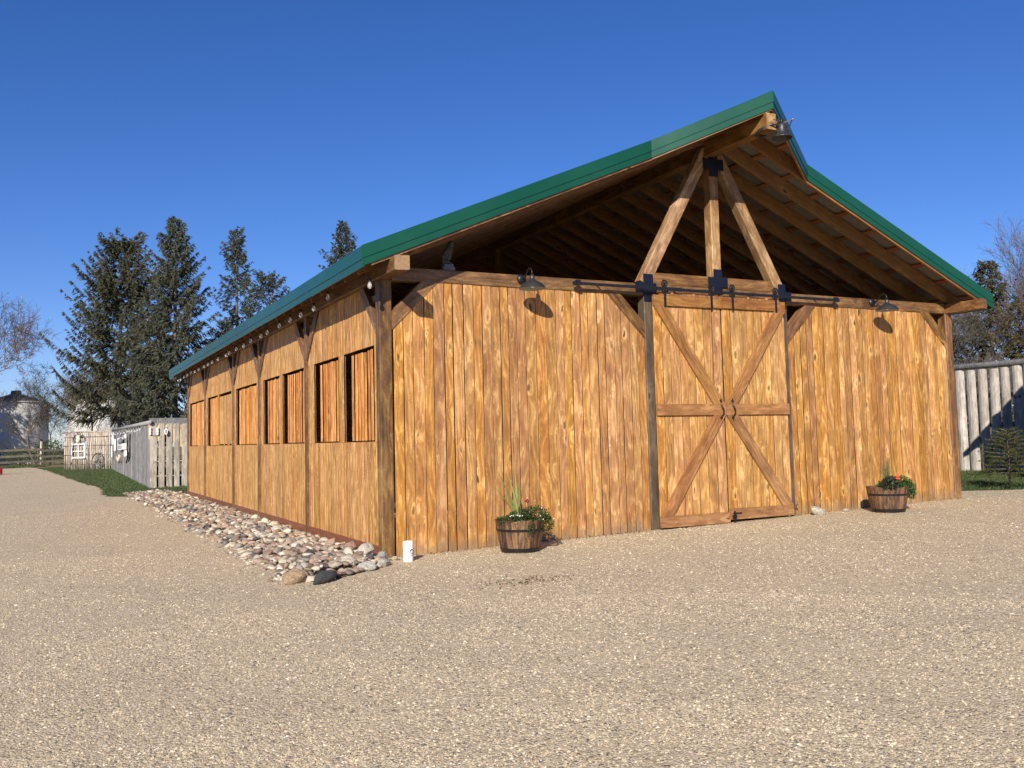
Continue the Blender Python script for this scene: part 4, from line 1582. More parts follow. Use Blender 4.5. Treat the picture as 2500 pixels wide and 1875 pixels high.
        for _ in range(18):
            a, q = random.uniform(0, 6.28), random.random()
            cx, cy = (random.uniform(-.30, -.08), random.uniform(-.26, 0)) if q < .45 else (random.uniform(.1, .42), random.uniform(-.32, -.02))
            cz = H + (.065 if q < .45 else random.uniform(-.06, .15))
            r0 = 0.0085
            wf.add([(cx + r0 * math.cos(a + k * 1.257), cy - .03, cz + r0 * math.sin(a + k * 1.257)) for k in range(5)] + [(cx, cy - .04, cz)], [(k, (k + 1) % 5, 5) for k in range(5)])
        wf.build('white_blossoms', M_WHITE, t)
    else:
        mound('foliage', [(-.05, -.1, H + .02, .30, .22, .10, 1700), (.24, -.12, H + .05, .18, .2, .12, 1000), (.33, -.20, H - .04, .17, .15, .13, 1300), (.28, -.28, H - .13, .09, .08, .09, 350)], 0.022,
              [(0.045, 0.10, 0.022), (0.06, 0.12, 0.03), (0.03, 0.065, 0.017)])
        mound('dark_foliage', [(-.27, -.15, H + .06, .13, .14, .10, 520), (-.16, -.12, H + .12, .10, .08, .06, 260)], 0.026, [(0.028, 0.018, 0.022), (0.04, 0.045, 0.03), (0.07, 0.085, 0.05)])
        sp = [(random.uniform(-.03, .09), random.uniform(-.02, .06), random.uniform(-.08, .14), random.uniform(-.1, .1), random.uniform(.32, .58), .03) for _ in range(46)]
        spikes('spike_leaves', sp, (0.14, 0.19, 0.065), 0.006)
        spikes('bronze_leaves', [(-.12, -.05, -.34, -.08, .42, .0), (-.03, -.05, -.32, -.05, .40, 0), (.18, 0, .26, 0, .40, 0)], (0.17, 0.11, 0.05), 0.004)
        fl = MB()
        for _ in range(12):
            fl.lathe([(0, -.02), (.022, -.008), (.024, .006), (.012, .018), (0, .02)], 8, (-.06 + random.uniform(-.05, .05), -.18 + random.uniform(-.03, .03), H + .145 + random.uniform(-.02, .035)))
        fl.build('flower', simple('orange_red_petals', (0.72, 0.085, 0.03), 0.6, var=0.2), t, smooth=True)


planter(1.72, -0.66, 'half barrel planter with tall striped spike leaves and a dark red flower', False)
planter(8.72, -0.72, 'half barrel planter with an orange red flower, near the right end of the front wall', True)


# ------------------------------------------------------------------ stones
def stone_mesh(name, seed, sub=2, rough=0.24, mat=M_STONE):
    rs = random.Random(seed)
    bm = bmesh.new()
    bmesh.ops.create_icosphere(bm, subdivisions=sub, radius=1.0)
    ph = [rs.uniform(0, 6.28) for _ in range(9)]
    cuts = [(Vector((rs.uniform(-1, 1), rs.uniform(-1, 1), rs.uniform(-1, 1))).normalized(), rs.uniform(.55, .85)) for _ in range(7)]
    for v in bm.verts:
        p = v.co.copy()
        k = 1 + rough * (math.sin(2.1 * p.x + ph[0]) * math.sin(2.3 * p.y + ph[1]) + 0.6 * math.sin(3.7 * p.z + ph[2] + 2 * p.x) + .4 * math.sin(5 * p.y + ph[3] + 3 * p.z))
        p *= k
        for n_, d in cuts:
            q = p.dot(n_) - d
            if q > 0:
                p -= n_ * q * 0.92
        v.co = p
    me = bpy.data.meshes.new(name)
    bm.to_mesh(me)
    bm.free()
    me.materials.append(mat)
    me.polygons.foreach_set('use_smooth', [True] * len(me.polygons))
    return me


def rock_bed():
    out = [(-0.02, -0.02), (-0.02, 19.6), (-1.0, 22.4), (-1.62, 22.5), (-1.62, 21), (-1.5, 10), (-1.46, 3.4), (-1.42, -0.6), (-1.30, -1.32), (-1.0, -1.28), (-0.42, -0.88), (-0.12, -0.45)]
    V = [Vector((p[0], p[1], 0)) for p in out]
    tr = tessellate_polygon([V])
    vs = [(p[0], p[1], gz(p[0]) + 0.012) for p in out]
    fs = []
    for t in tr:
        a, b_, c = (V[i] for i in t)
        fs.append(tuple(t) if (b_ - a).cross(c - a).z > 0 else tuple(t)[::-1])
    me = bpy.data.meshes.new('rock_bed')
    me.from_pydata(vs, [], fs)
    me.materials.append(M_BEDSOIL)
    me.update()
    bed = link('rock_bed', me)
    tag(bed, 'bed of rounded fieldstones along the foot of the side wall', 'rock bed')
    bed['kind'] = 'thing'
    variants = [stone_mesh('stone', 100 + i) for i in range(14)]
    # stones of many sizes packed by rejection, largest first
    pts = []
    cell = {}

    def ok(x, y, r):
        ci, cj = int(x // .25), int(y // .25)
        for i in range(ci - 1, ci + 2):
            for j in range(cj - 1, cj + 2):
                for (px, py, pr) in cell.get((i, j), ()):
                    if (px - x) ** 2 + (py - y) ** 2 < (0.86 * (pr + r)) ** 2:
                        return False
        return True
    poly = out
    sizes = [(0.10, 50), (0.08, 420), (0.062, 3200), (0.047, 11000), (0.034, 16000)]
    for r0, tries in sizes:
        X = rng.uniform(-1.6, -0.02, tries)
        # most of the tries go to the near end
        Y = -1.3 + 23.6 * rng.random(tries) ** 1.25
        okin = inside(poly, X, Y)
        for x, y in zip(X[okin], Y[okin]):
            r = r0 * random.uniform(.85, 1.2)
            if r < .05 and y > 9:
                continue
            if ok(x, y, r):
                cell.setdefault((int(x // .25), int(y // .25)), []).append((x, y, r))
                pts.append((x, y, r))
    for _ in range(150):
        y = -1.2 + 20 * random.random() ** 1.6
        x = -1.5 - abs(random.gauss(0, .09))
        r = random.uniform(.018, .042)
        if ok(x, y, r):
            pts.append((x, y, r))
    # second layer heaped against the wall and over the middle
    top = []
    for _ in range(3600):
        y = -0.9 + 22 * random.random() ** 1.4
        x = -random.uniform(0.05, 1.35)
        r = random.choice((.072, .06, .052, .045, .04)) * random.uniform(.85, 1.15)
        if not inside(poly, np.array([x - r]), np.array([y - r]))[0]:
            continue
        if all((px - x) ** 2 + (py - y) ** 2 > (0.95 * (pr + r)) ** 2 for (px, py, pr) in top[-500:]):
            top.append((x, y, r))
    heap = lambda x, y: 0.05 * max(0.0, 1 - abs(x + 0.75) / 0.75)
    allp = [(x, y, r, gz(x) + heap(x, y) * 0.5 + r * .18) for x, y, r in pts] + [(x, y, r, gz(x) + heap(x, y) + r * (0.62 if x < -.25 else .25) + (.035 if x < -.25 else 0)) for x, y, r in top]
    camp = Vector((-4.0163, -11.5617, 1.6))
    allp.sort(key=lambda q: (Vector((q[0], q[1], q[3])) - camp).length / q[2])
    SV, SF, SC = [], [], []
    pal = np.array([(0.458, 0.396, 0.301), (0.255, 0.183, 0.127), (0.290, 0.248, 0.205), (0.198, 0.129, 0.093), (0.317, 0.217, 0.150), (0.493, 0.435, 0.344), (0.167, 0.144, 0.122), (0.352, 0.257, 0.189), (0.066, 0.065, 0.069)])
    arr = []
    for me_ in variants:
        v = np.zeros(len(me_.vertices) * 3)
        me_.vertices.foreach_get('co', v)
        fc = np.zeros(len(me_.polygons) * 3, int)
        me_.polygons.foreach_get('vertices', fc)
        arr.append((v.reshape(-1, 3), fc.reshape(-1, 3)))
    nv = 0
    for i, (x, y, r, z) in enumerate(allp):
        sc = Vector((r * random.uniform(1.0, 1.45), r * random.uniform(.8, 1.1), r * random.uniform(.45, .72)))
        rot = (Matrix.Rotation(random.uniform(0, 6.28), 4, 'Z') @ Matrix.Rotation(random.gauss(0, .25), 4, 'X') @ Matrix.Rotation(random.gauss(0, .25), 4, 'Y'))
        k = random.randrange(len(variants))
        mw = Matrix.Translation((x, y, z)) @ rot @ Matrix.Diagonal((sc.x, sc.y, sc.z, 1))
        if i < 296:
            link('stone', variants[k], bed, mw=mw)
        else:
            v, fc = arr[k]
            A = np.array(mw)
            SV.append(v @ A[:3, :3].T + A[:3, 3])
            SF.append(fc + nv)
            nv += len(v)
            SC.append(np.repeat((pal[rng.choice(9, p=[.14, .13, .13, .1, .14, .12, .09, .11, .04])] * random.uniform(.75, 1.2))[None], len(v), 0))
    V = np.concatenate(SV)
    F = np.concatenate(SF)
    o = np_mesh('stones', V, F, M_PEB, bed, np.concatenate(SC), smooth=True)
    o['kind'] = 'stuff'
    print('stones', len(allp))
    # the few big ones that stand out at the near end

    def big(mat, x, y, z, sx, sy, sz, rz, seed, label, rx=0.0, ry=0.0):
        me_ = stone_mesh('stone', seed, 3, 0.12, mat)
        mw = Matrix.Translation((x, y, z)) @ Matrix.Rotation(rz, 4, 'Z') @ Matrix.Rotation(ry, 4, 'Y') @ Matrix.Rotation(rx, 4, 'X') @ Matrix.Diagonal((sx, sy, sz, 1))
        s = link('stone', me_, bed, mw=mw)
        s['label'] = label
    big(stone_of('charcoal_stone', (0.065, 0.067, 0.072)), -1.20, -1.42, gz(-1.2) + .065, .22, .085, .078, R(34), 3, 'long charcoal grey stone at the near edge', ry=R(-10))
    big(stone_of('tan_stone', (0.46, 0.31, 0.185)), -1.50, -1.22, gz(-1.4) + .07, .20, .115, .088, R(28), 5, 'large tan stone')
    big(stone_of('cream_stone', (0.66, 0.60, 0.47)), -.30, -0.16, gz(0) + .15, .155, .10, .085, R(15), 9, 'large cream angular stone by the corner post', rx=R(25), ry=R(-20))
    big(stone_of('cream_stone_far', (0.64, 0.58, 0.44)), -.48, 3.9, gz(0) + .11, .19, .14, .10, R(60), 12, 'large cream stone')
    big(stone_of('pale_grey_stone', (0.44, 0.41, 0.36)), -.13, -.36, gz(0) + .07, .12, .08, .08, R(40), 15, 'pale grey stone by the corner post')
    big(stone_of('chalky_stone', (0.54, 0.51, 0.44)), -.52, -.90, gz(0) + .05, .14, .10, .07, R(10), 18, 'chalky grey stone')
    big(stone_of('chalky_stone_low', (0.58, 0.53, 0.43)), -.24, -.70, gz(0) + .04, .14, .10, .06, R(35), 21, 'chalky cream stone')
    big(stone_of('pink_granite', (0.40, 0.25, 0.185)), -.22, .70, gz(0) + .10, .11, .09, .08, R(10), 24, 'pink granite stone against the wall')


rock_bed()


def loose_rock(name, x, y, s, seed, col, label, rz=0.0, tilt=0.0):
    me_ = stone_mesh(name, seed, 3, 0.14, stone_of(name + '_mat', col))
    o = link(name, me_)
    o.location = (x, y, gz(x) + s[2] * .72)
    o.scale = s
    o.rotation_euler = (0, tilt, rz)
    tag(o, label, 'rock')


loose_rock('rock', 7.60, -.24, (.155, .095, .10), 31, (0.52, 0.48, 0.38), 'cream blotched rock at the foot of the front wall right of the doors', R(-15), R(22))
loose_rock('rock', 8.28, -.22, (.065, .045, .04), 33, (0.55, 0.45, 0.31), 'small tan rock on gravel beside the right barrel planter', R(-20), R(10))
loose_rock('rock', 0.055, -.30, (.05, .04, .035), 35, (0.66, 0.56, 0.38), 'small yellowish rock between the corner post and white cylinder')


def leaf_litter():
    """Dead leaves, grit and bark crumbs blown against the wall's foot, and one scuffed patch out in the yard."""
    n1, n2 = 1500, 320
    X = np.concatenate([rng.uniform(0.2, 11.5, n1), 0.66 + rng.normal(0, .26, n2)])
    Y = np.concatenate([-0.015 - np.abs(rng.normal(0, .075, n1)), -2.88 + rng.normal(0, .13, n2)])
    k = (np.sin(X * 2.3) + np.sin(X * 5.1 + 1) + rng.normal(0, .8, len(X)) > -.6)
    X, Y = X[k], Y[k]
    n = len(X)
    P = np.stack([X, Y, G0 + G1 * X + 0.010 + rng.uniform(0, .008, n)], 1)
    a = rng.uniform(0, 6.283, n)
    D = np.stack([np.cos(a), np.sin(a), rng.normal(0, .35, n)], 1)
    S = rng.uniform(.010, .040, n)
    sd = np.stack([-np.sin(a), np.cos(a), rng.normal(0, .3, n)], 1)
    mid = P + D * (S * .5)[:, None]
    w = (S * rng.uniform(.18, .4, n))[:, None]
    V = np.stack([P, mid + sd * w, P + D * S[:, None], mid - sd * w], 1)
    pal = np.array([(0.12, 0.075, 0.042), (0.20, 0.125, 0.065), (0.075, 0.05, 0.032), (0.30, 0.21, 0.11)])
    C = pal[rng.integers(0, 4, n)] * rng.uniform(.7, 1.3, (n, 1))
    o = np_mesh('leaf_litter', V.reshape(-1, 3), np.arange(4 * n).reshape(-1, 4), M_PEB, tone=np.repeat(C, 4, 0))
    o['kind'] = 'stuff'


leaf_litter()


# ------------------------------------------------------------------ fences and yard things, left
FA, FB, FC, FD = Vector((-2.75, 66.5)), Vector((0.35, 60.5)), Vector((-0.45, 25.1)), Vector((1.5, 25.45))


def pole_fence():
    t = thing('pole_fence', 'fence of peeled pale upright poles at the far end of the lawn', 'fence', (FA.x, FA.y, gz(FA.x)))
    n = 27
    for k in range(n):
        q = (k + .5) / n
        p = FA.lerp(FB, q)
        h = 2.86 - 0.03 * q + random.uniform(-.07, .07)
        r = random.uniform(.075, .115) * (1.9 if 0 else 1.0)
        mb = MB()
        # round poles set shoulder to shoulder; the run recedes so each covers the gap behind it
        step = (FB - FA).length / n
        r = step * random.uniform(.19, .25)
        zz = [0, h * .33, h * .66, h]
        mb.tube([(random.uniform(-.03, .03), random.uniform(-.03, .03), z) for z in zz], [r, r * .97, r * .92, r * .86], 9)
        me = bpy.data.meshes.new('pole')
        me.from_pydata(mb.v, [], mb.f)
        me.materials.append(M_POLE)
        me.polygons.foreach_set('use_smooth', [True] * len(me.polygons))
        o = link('pole', me, t)
        o.location = (p.x - FA.x, p.y - FA.y, gz(p.x) - gz(FA.x) - .03)
    d = FB - FA
    rl = MB()
    rl.tube([(-.1, .2, 2.88), (d.x * .5, d.y * .5, 2.88), (d.x, d.y, 2.86)], .06, 8)
    rl.build('top_rail', M_POLE, t, smooth=True)
    rl = MB()
    for z in (.45, 1.15, 1.85, 2.5):  # wide dark boards added behind the poles to stand in for shaded gaps
        rl = MB()
        rl.bar((.22, .1, z), (d.x + .22, d.y + .1, z), .05, .58, (1, 0, 0))
        rl.build('gap_shade_board', M_RAIL, t)


pole_fence()
nrm_p = Vector((-(FB - FA).y, (FB - FA).x)).normalized()
if nrm_p.x > 0:
    nrm_p = -nrm_p            # faces the yard
dir_p = (FB - FA).normalized()


def on_pole(q, z, out=0.17):
    p = FA.lerp(FB, q) + nrm_p * out
    return Vector((p.x, p.y, z))


def old_window():
    t = thing('window_frame', 'white four pane window frame hanging on the pole fence', 'window frame', on_pole(.35, .95))
    ax = Vector((dir_p.x, dir_p.y, 0))
    L0, H0 = 1.85, 1.02
    for (a0, b0, a1, b1, w, nm) in ((-L0 / 2, 0, -L0 / 2, H0, .13, 'stile'), (L0 / 2, 0, L0 / 2, H0, .13, 'stile'), (-L0 / 2, 0, L0 / 2, 0, .09, 'rail'), (-L0 / 2, H0, L0 / 2, H0, .09, 'rail'),
                                   (0, 0, 0, H0, .07, 'glazing_bar'), (-L0 / 2, H0 * .48, L0 / 2, H0 * .48, .05, 'glazing_bar')):
        mb = MB()
        ref = (nrm_p.x, nrm_p.y, 0)
        mb.bar(ax * a0 + Vector((0, 0, b0)), ax * a1 + Vector((0, 0, b1)), w, .05, ref)
        mb.build(nm, M_WHITE, t)


old_window()


def wagon_wheel():
    c = on_pole(.765, .66, .24)
    t = thing('wagon_wheel', 'old wooden wagon wheel leaning on the pole fence', 'wagon wheel', c)
    ax = Vector((dir_p.x, dir_p.y, 0)).normalized() * 2.1     # a run that recedes steeply; the wheel stands a little open to the yard
    ax = Vector((-.60, .80, 0)).normalized()
    up = Vector((0.08, 0, 1)).normalized()
    Rr = 0.62
    rim = MB()
    rim.tube([ax * (Rr * math.cos(2 * math.pi * k / 28)) + up * (Rr * math.sin(2 * math.pi * k / 28)) for k in range(29)], .045, 6, caps=False)
    M_W = M_RAIL
    rim.build('rim', M_W, t, smooth=True)
    h = MB()
    nrm = ax.cross(up).normalized()
    h.tube([-nrm * .12, nrm * .12], .10, 12)
    h.build('hub', M_W, t, smooth=True)
    for k in range(12):
        a = 2 * math.pi * k / 12
        s = MB()
        d = ax * math.cos(a) + up * math.sin(a)
        s.tube([d * .09, d * (Rr - .03)], [.028, .02], 6)
        s.build('spoke', M_GREY, t, smooth=True)


wagon_wheel()


def skull():
    c = on_pole(.36, 2.50, .17)
    t = thing('cattle_skull', 'bleached cattle skull with dark horns hung high on the pole fence', 'skull', c)
    ax = Vector((dir_p.x, dir_p.y, 0)).normalized()
    nv = Vector((nrm_p.x, nrm_p.y, 0))
    s = MB()
    s.tube([(0, 0, .18), (0, 0, .02), nv * .05 + Vector((0, 0, -.25)), nv * .06 + Vector((0, 0, -.45))], [.10, .22, .15, .09], 8)
    s.build('skull_bone', M_BONE, t, smooth=True)
    for q in (-1, 1):
        h = MB()
        h.tube([ax * (q * .12), ax * (q * .5) + Vector((0, 0, .12)), ax * (q * .8) + Vector((0, 0, -.1)), ax * (q * .65) + Vector((0, 0, -.42))], [.08, .07, .05, .02], 6)
        h.build('horn', M_RAIL, t, smooth=True)


skull()


def grey_fence():
    t = thing('board_fence', 'weathered grey board fence running back beside the lawn', 'fence', (FC.x, FC.y, gz(FC.x)))
    d = FB - FC
    Ld = d.length
    u = d.normalized()
    s, i = 0.0, 0
    while s < Ld - .1:
        w = random.uniform(.20, .30) + 0.006 * s
        p = u * (s + w / 2)
        h = 2.46 + 0.36 * (s / Ld) + random.uniform(-.03, .03)
        plank('board', (FC.x + p.x + random.uniform(-.012, .012), FC.y + p.y, gz(FC.x) - .03), (u.x, u.y, 0), (0, 0, 1), w - .006, .03, h, M_GREY, t, seg=1, wav=.006)
        s += w
    nx = Vector((-u.y, u.x, 0))
    for z0, z1 in ((2.50, 2.86), ):
        cp = MB()
        cp.tube([(-.03, -.1, z0), (u.x * Ld * .5, u.y * Ld * .5, (z0 + z1) / 2 + .02), (u.x * Ld, u.y * Ld, z1)], .085, 8)
        cp.build('top_rail', M_GREY, t, smooth=True)
    bk = MB()
    bk.bar((.10, 0, 1.0), (u.x * Ld + .10, u.y * Ld, 1.0), .05, .14, (1, 0, 0))
    bk.bar((.10, 0, 2.0), (u.x * Ld + .10, u.y * Ld, 2.0), .05, .14, (1, 0, 0))
    bk.build('back_rail', M_GREY, t)


grey_fence()


def pale_fence():
    t = thing('board_fence', 'pale weathered board fence with open gaps beside the barn', 'fence', (FC.x, FC.y, gz(FC.x)))
    u = (FD - FC).normalized()
    face = Vector((u.y, -u.x, 0))
    for a, b_, in ((-.015, .215), (.288, .500), (.580, .800), (.872, 1.066), (1.165, 1.40), (1.48, 1.70), (1.77, 1.95)):
        c = (a + b_) / 2
        plank('board', (FC.x + u.x * c, FC.y + u.y * c - .012, gz(0) - .02), (u.x, u.y, 0), (0, 0, 1), b_ - a, .03, 2.50 - .03 + random.uniform(-.01, .01), M_PALE, t, seg=2, wav=.004)
    for a, z0, z1 in ((-.045, 1.90, 2.52), (.252, 1.84, 2.52), (.54, 2.3, 2.52), (.835, 1.80, 2.53), (1.115, 1.58, 2.53)):
        plank('lath', (FC.x + u.x * a, FC.y + u.y * a + .02, gz(0) + z0 - .05), (u.x, u.y, 0), (0, 0, 1), .075, .02, z1 - z0, M_YELL, t, seg=1, wav=.001)
    for z in (.46, 1.02, 1.56, 2.3):
        r = MB()
        r.bar((0, .075, z), (u.x * 2, u.y * 2 + .075, z), .035, .13, (0, 1, 0))
        r.build('rail', M_PALE, t)
    cp = MB()
    cp.bar((-.06, .02, 2.545), (u.x * 2.0, u.y * 2.0 + .02, 2.555), .24, .05, (0, 1, 0))
    cp.build('cap_board', M_GREY, t)


pale_fence()


def hang(name, label, cat, y, x, z0, z1, w, mat, th=.03, frameit=False):
    """A flat thing hung on the grey fence's yard side; w runs along the fence."""
    mb = MB()
    mb.box(-.16, -.16 + th, -w / 2, w / 2, 0, z1 - z0)
    t = mb.build(name, mat)
    t.location = (x, y, z0)
    tag(t, label, cat)
    return t


def yard_decor():
    def gx(y):
        return FC.x + (FB.x - FC.x) * (y - FC.y) / (FB.y - FC.y)
    # oars and skis
    for (nm, y, z0, z1, w, lab, cat) in (('wooden_oar', 55.8, 1.79, 2.72, 1.5, 'broad white paddle hanging at the far end of the grey fence', 'paddle'),
                                         ('wooden_ski', 52.5, 1.36, 2.22, 1.35, 'white ski hanging low on the grey fence, left of the printed sign', 'ski'),
                                         ('measuring_stick', 57.5, .91, 1.78, .8, 'thin white stick low at the far end of the grey fence', 'stick'),
                                         ('trail_board', 39.75, 1.11, 1.50, 1.7, 'white board hanging below the white bracket on the grey fence', 'board')):
        t = thing(nm, lab, cat, (gx(y), y, z0))
        b = MB()
        h = z1 - z0
        b.add([(-.19, -w * .5, .1), (-.19, w * .5, .1), (-.19, w * .42, h * .95), (-.19, 0, h), (-.19, -w * .42, h * .95), (-.19, 0, 0),
               (-.16, -w * .5, .1), (-.16, w * .5, .1), (-.16, w * .42, h * .95), (-.16, 0, h), (-.16, -w * .42, h * .95), (-.16, 0, 0)],
              [(5, 1, 2, 3, 4, 0), (6, 10, 9, 8, 7, 11), (0, 4, 10, 6), (1, 7, 8, 2), (2, 8, 9, 3), (3, 9, 10, 4), (0, 6, 11, 5), (5, 11, 7, 1)])
        b.build('blade', M_WHITE, t)
        s = MB()
        s.tube([(-.17, 0, h - .02), (-.17, 0, h + .06)], .012, 5)
        s.build('hanging_cord', M_WIRE, t)
    # printed sign
    t = thing('printed_sign', 'white rounded sign with rows of grey print on the grey fence', 'sign', (gx(45.2), 45.2, 1.5))
    b = MB()
    wv, h = 3.9, .70
    c = [(-wv / 2, .06), (-wv / 2 + .3, 0), (wv / 2 - .3, 0), (wv / 2, .06), (wv / 2, h - .06), (wv / 2 - .3, h), (-wv / 2 + .3, h), (-wv / 2, h - .06)]
    n = len(c)
    b.add([(-.20, y, z) for y, z in c] + [(-.15, y, z) for y, z in c], [tuple(range(n))[::-1], tuple(range(n, 2 * n))] + [(i, (i + 1) % n, (i + 1) % n + n, i + n) for i in range(n)])
    b.build('board', M_WHITE, t)
    p = MB()
    for z, half in ((.56, 1.2), (.49, 1.5), (.42, 1.4), (.35, 1.5), (.28, 1.1), (.13, 1.5), (.075, 1.4)):
        p.box(-.206, -.2005, -half, half, z - .014, z + .014)
    for k in range(3):
        p.box(-.206, -.2005, -1.5 + k * 1.1, -.75 + k * 1.1, .17, .225)
    p.build('print', M_SLATE, t)
    # lantern
    t = thing('hanging_lantern', 'dark round lantern hanging from a white bracket on the grey fence', 'lantern', (gx(40), 40, 1.84))
    b = MB()
    b.lathe([(0, .30), (.05, .28), (.13, .20), (.14, .06), (.12, 0), (0, 0)], 12, (-.38, 0, 0))
    b.build('body', M_SLATE, t, smooth=True)
    h_ = MB()
    h_.tube([(-.38, 0, .33), (-.38, 0, .46), (-.16, 0, .48)], .018, 6)
    h_.build('hanger', M_BLACK, t)
    w_ = MB()
    w_.box(-.2, -.16, -.5, .5, .28, .49)
    w_.build('bracket', M_WHITE, t)
    t = thing('painted_plaque', 'small white scalloped plaque under the lantern on the grey fence', 'plaque', (gx(39.6), 39.6, 1.5))
    b = MB()
    for z in (.07, .18, .28):
        b.lathe([(0, -.06), (.10, -.05), (.14, 0), (.10, .05), (0, .06)], 10, (-.2, 0, z))
    b.build('body', M_WHITE, t, smooth=True)
    # bracket of pale wood
    t = thing('wooden_hook', 'tan forked wooden hook low on the grey fence', 'hook', (gx(46), 46, .74))
    b = MB()
    b.tube([(-.17, -.3, .46), (-.22, -.1, .2), (-.17, 0, 0)], [.09, .08, .05], 6)
    b.tube([(-.22, -.05, .15), (-.26, .8, .25), (-.26, 1.0, .40)], [.07, .06, .04], 6)
    b.build('hook_arm', M_POLE, t, smooth=True)
    # dark bent rods
    for y, z0, z1, lab in ((35.5, .95, 2.25, 'dark bent iron rod on the grey fence, nearer the corner'), (37.6, .85, 2.0, 'dark bent iron rod on the grey fence, beside the lantern')):
        b = MB()
        b.tube([(-.17, 0, z1 - z0), (-.2, -.25, (z1 - z0) * .6), (-.18, -.1, .25), (-.19, .5, 0)], .035, 6)
        o = b.build('iron_rod', M_BLACK, None, smooth=True, loc=(gx(y), y, z0))
        tag(o, lab, 'rod')
    # three little things on the pale fence
    u = (FD - FC).normalized()
    for k, (a, lab, kind) in enumerate(((-.03, 'white notched tag at the left end of the pale fence', 0), (.245, 'white notched tag in the second gap of the pale fence', 0))):
        b = MB()
        for q in range(3):
            b.lathe([(0, -.05), (.035, -.045), (.045, 0), (.035, .045), (0, .05)], 8, (0, 0, .05 + q * .095))
        o = b.build('notched_tag', M_WHITE, None, smooth=True, loc=(FC.x + u.x * a, FC.y + u.y * a - .04, 2.06))
        tag(o, lab, 'tag')
    t = thing('wall_thermometer', 'white oval dial with a dark centre on the pale fence', 'dial', (FC.x + .53, FC.y + .02, 2.06))
    b = MB()
    b.lathe([(0, 0), (.055, 0), (.06, .01), (.06, .03), (0, .03)], 16)
    o = b.build('case', M_WHITE, t)
    o.rotation_euler = (R(90), 0, 0)
    o.scale = (1, 2.0, 1)
    o.location = (0, -.03, .13)
    b = MB()
    b.box(-.022, .022, -.066, -.0605, .06, .20)
    b.build('dial', M_SLATE, t)
    # bulbs along the fence tops
    pts = []
    for y in (28, 29.5, 31.2, 33.2, 35, 37, 40, 43.5, 47, 51, 55):
        pts.append((gx(y) - .22, y, 2.30 + .30 * (y - 25) / 35 + random.uniform(-.03, .03)))
    light_string('string_light', 'string of clear bulbs along the top of the grey board fence', pts, -.02, (gx(28) - .2, 28, 2.4), 1.6)


yard_decor()


def rail_fence():
    t = thing('rail_fence', 'dark old three rail fence beyond the far lawn', 'fence', (-4.45, 93.4, gz(-4.45)))
    for x in (-16.5, -10.6, -4.45, 1.6):
        p = MB()
        p.tube([(x + 4.45, 0, -.1), (x + 4.45, 0, 2.5)], [.13, .12], 9)
        p.build('post', M_POLE if x == -4.45 else M_RAIL, t, smooth=True)
    for z0, z1 in ((1.58, 1.70), (.95, 1.10), (.40, .53)):
        for xa, xb_ in ((-16.5, -10.6), (-10.6, -4.45), (-4.45, 1.6)):
            r = MB()
            ja = random.uniform(-.04, .04)
            r.bar((xa + 4.45, -.16, z0 + ja), (xb_ + 4.45, -.16, z1), .22, .07, (0, 1, 0))
            r.build('rail', M_RAIL, t)


rail_fence()


def bin_(name, label, x, y, r, eave, peak):
    t = thing(name, label, 'grain bin', (x, y, gz(x)), 0, 'white grain bins behind the trees')
    n = 48
    w = MB()
    prof = []
    z = 0
    while z < eave - .01:
        prof += [(r, z), (r + .035, z + .12)]
        z += .24
    prof.append((r, eave))
    w.lathe(prof, n)
    w.build('wall', M_SILO, t, smooth=True)
    for k in range(16):
        a0, a1 = 2 * math.pi * k / 16, 2 * math.pi * (k + 1) / 16
        s = MB()
        q = []
        for rr, zz in ((r + .18, eave - .08), (.55, peak - .35)):
            for a in (a0 + .004, a1 - .004):
                q.append((rr * math.cos(a), rr * math.sin(a), zz))
        am = (a0 + a1) / 2
        q2 = [(p[0], p[1], p[2] - .04) for p in q]
        s.add(q + q2, [(0, 1, 3, 2), (4, 6, 7, 5), (0, 4, 5, 1), (2, 3, 7, 6), (0, 2, 6, 4), (1, 5, 7, 3)])
        s.build('roof_panel', M_SILOROOF, t)
    c = MB()
    c.lathe([(.62, peak - .42), (.62, peak - .12), (.48, peak + .02), (0, peak + .05)], 16)
    c.build('vent_cap', M_SILOROOF, t, smooth=True)


bin_('grain_bin', 'white corrugated grain bin at the left edge, shaded by bare trees', -7.48, 118.4, 3.75, 7.75, 9.25)
bin_('grain_bin', 'white corrugated grain bin half hidden behind the tall spruces', 2.6, 113.5, 4.2, 7.9, 9.3)

tb = thing('red_barrel', 'small red barrel at the left edge of the gravel', 'barrel', (-6.98, 62.2, gz(-7)))
b_ = MB()
b_.lathe([(0, 0), (.20, 0), (.22, .05), (.21, .15), (.225, .2), (.21, .32), (.225, .36), (.20, .46), (.17, .48), (0, .48)], 20)
b_.build('drum', M_RED, tb, smooth=True)
b_ = MB()
b_.lathe([(.05, .48), (.06, .52), (0, .53)], 10)
b_.build('cap', M_BLACK, tb)


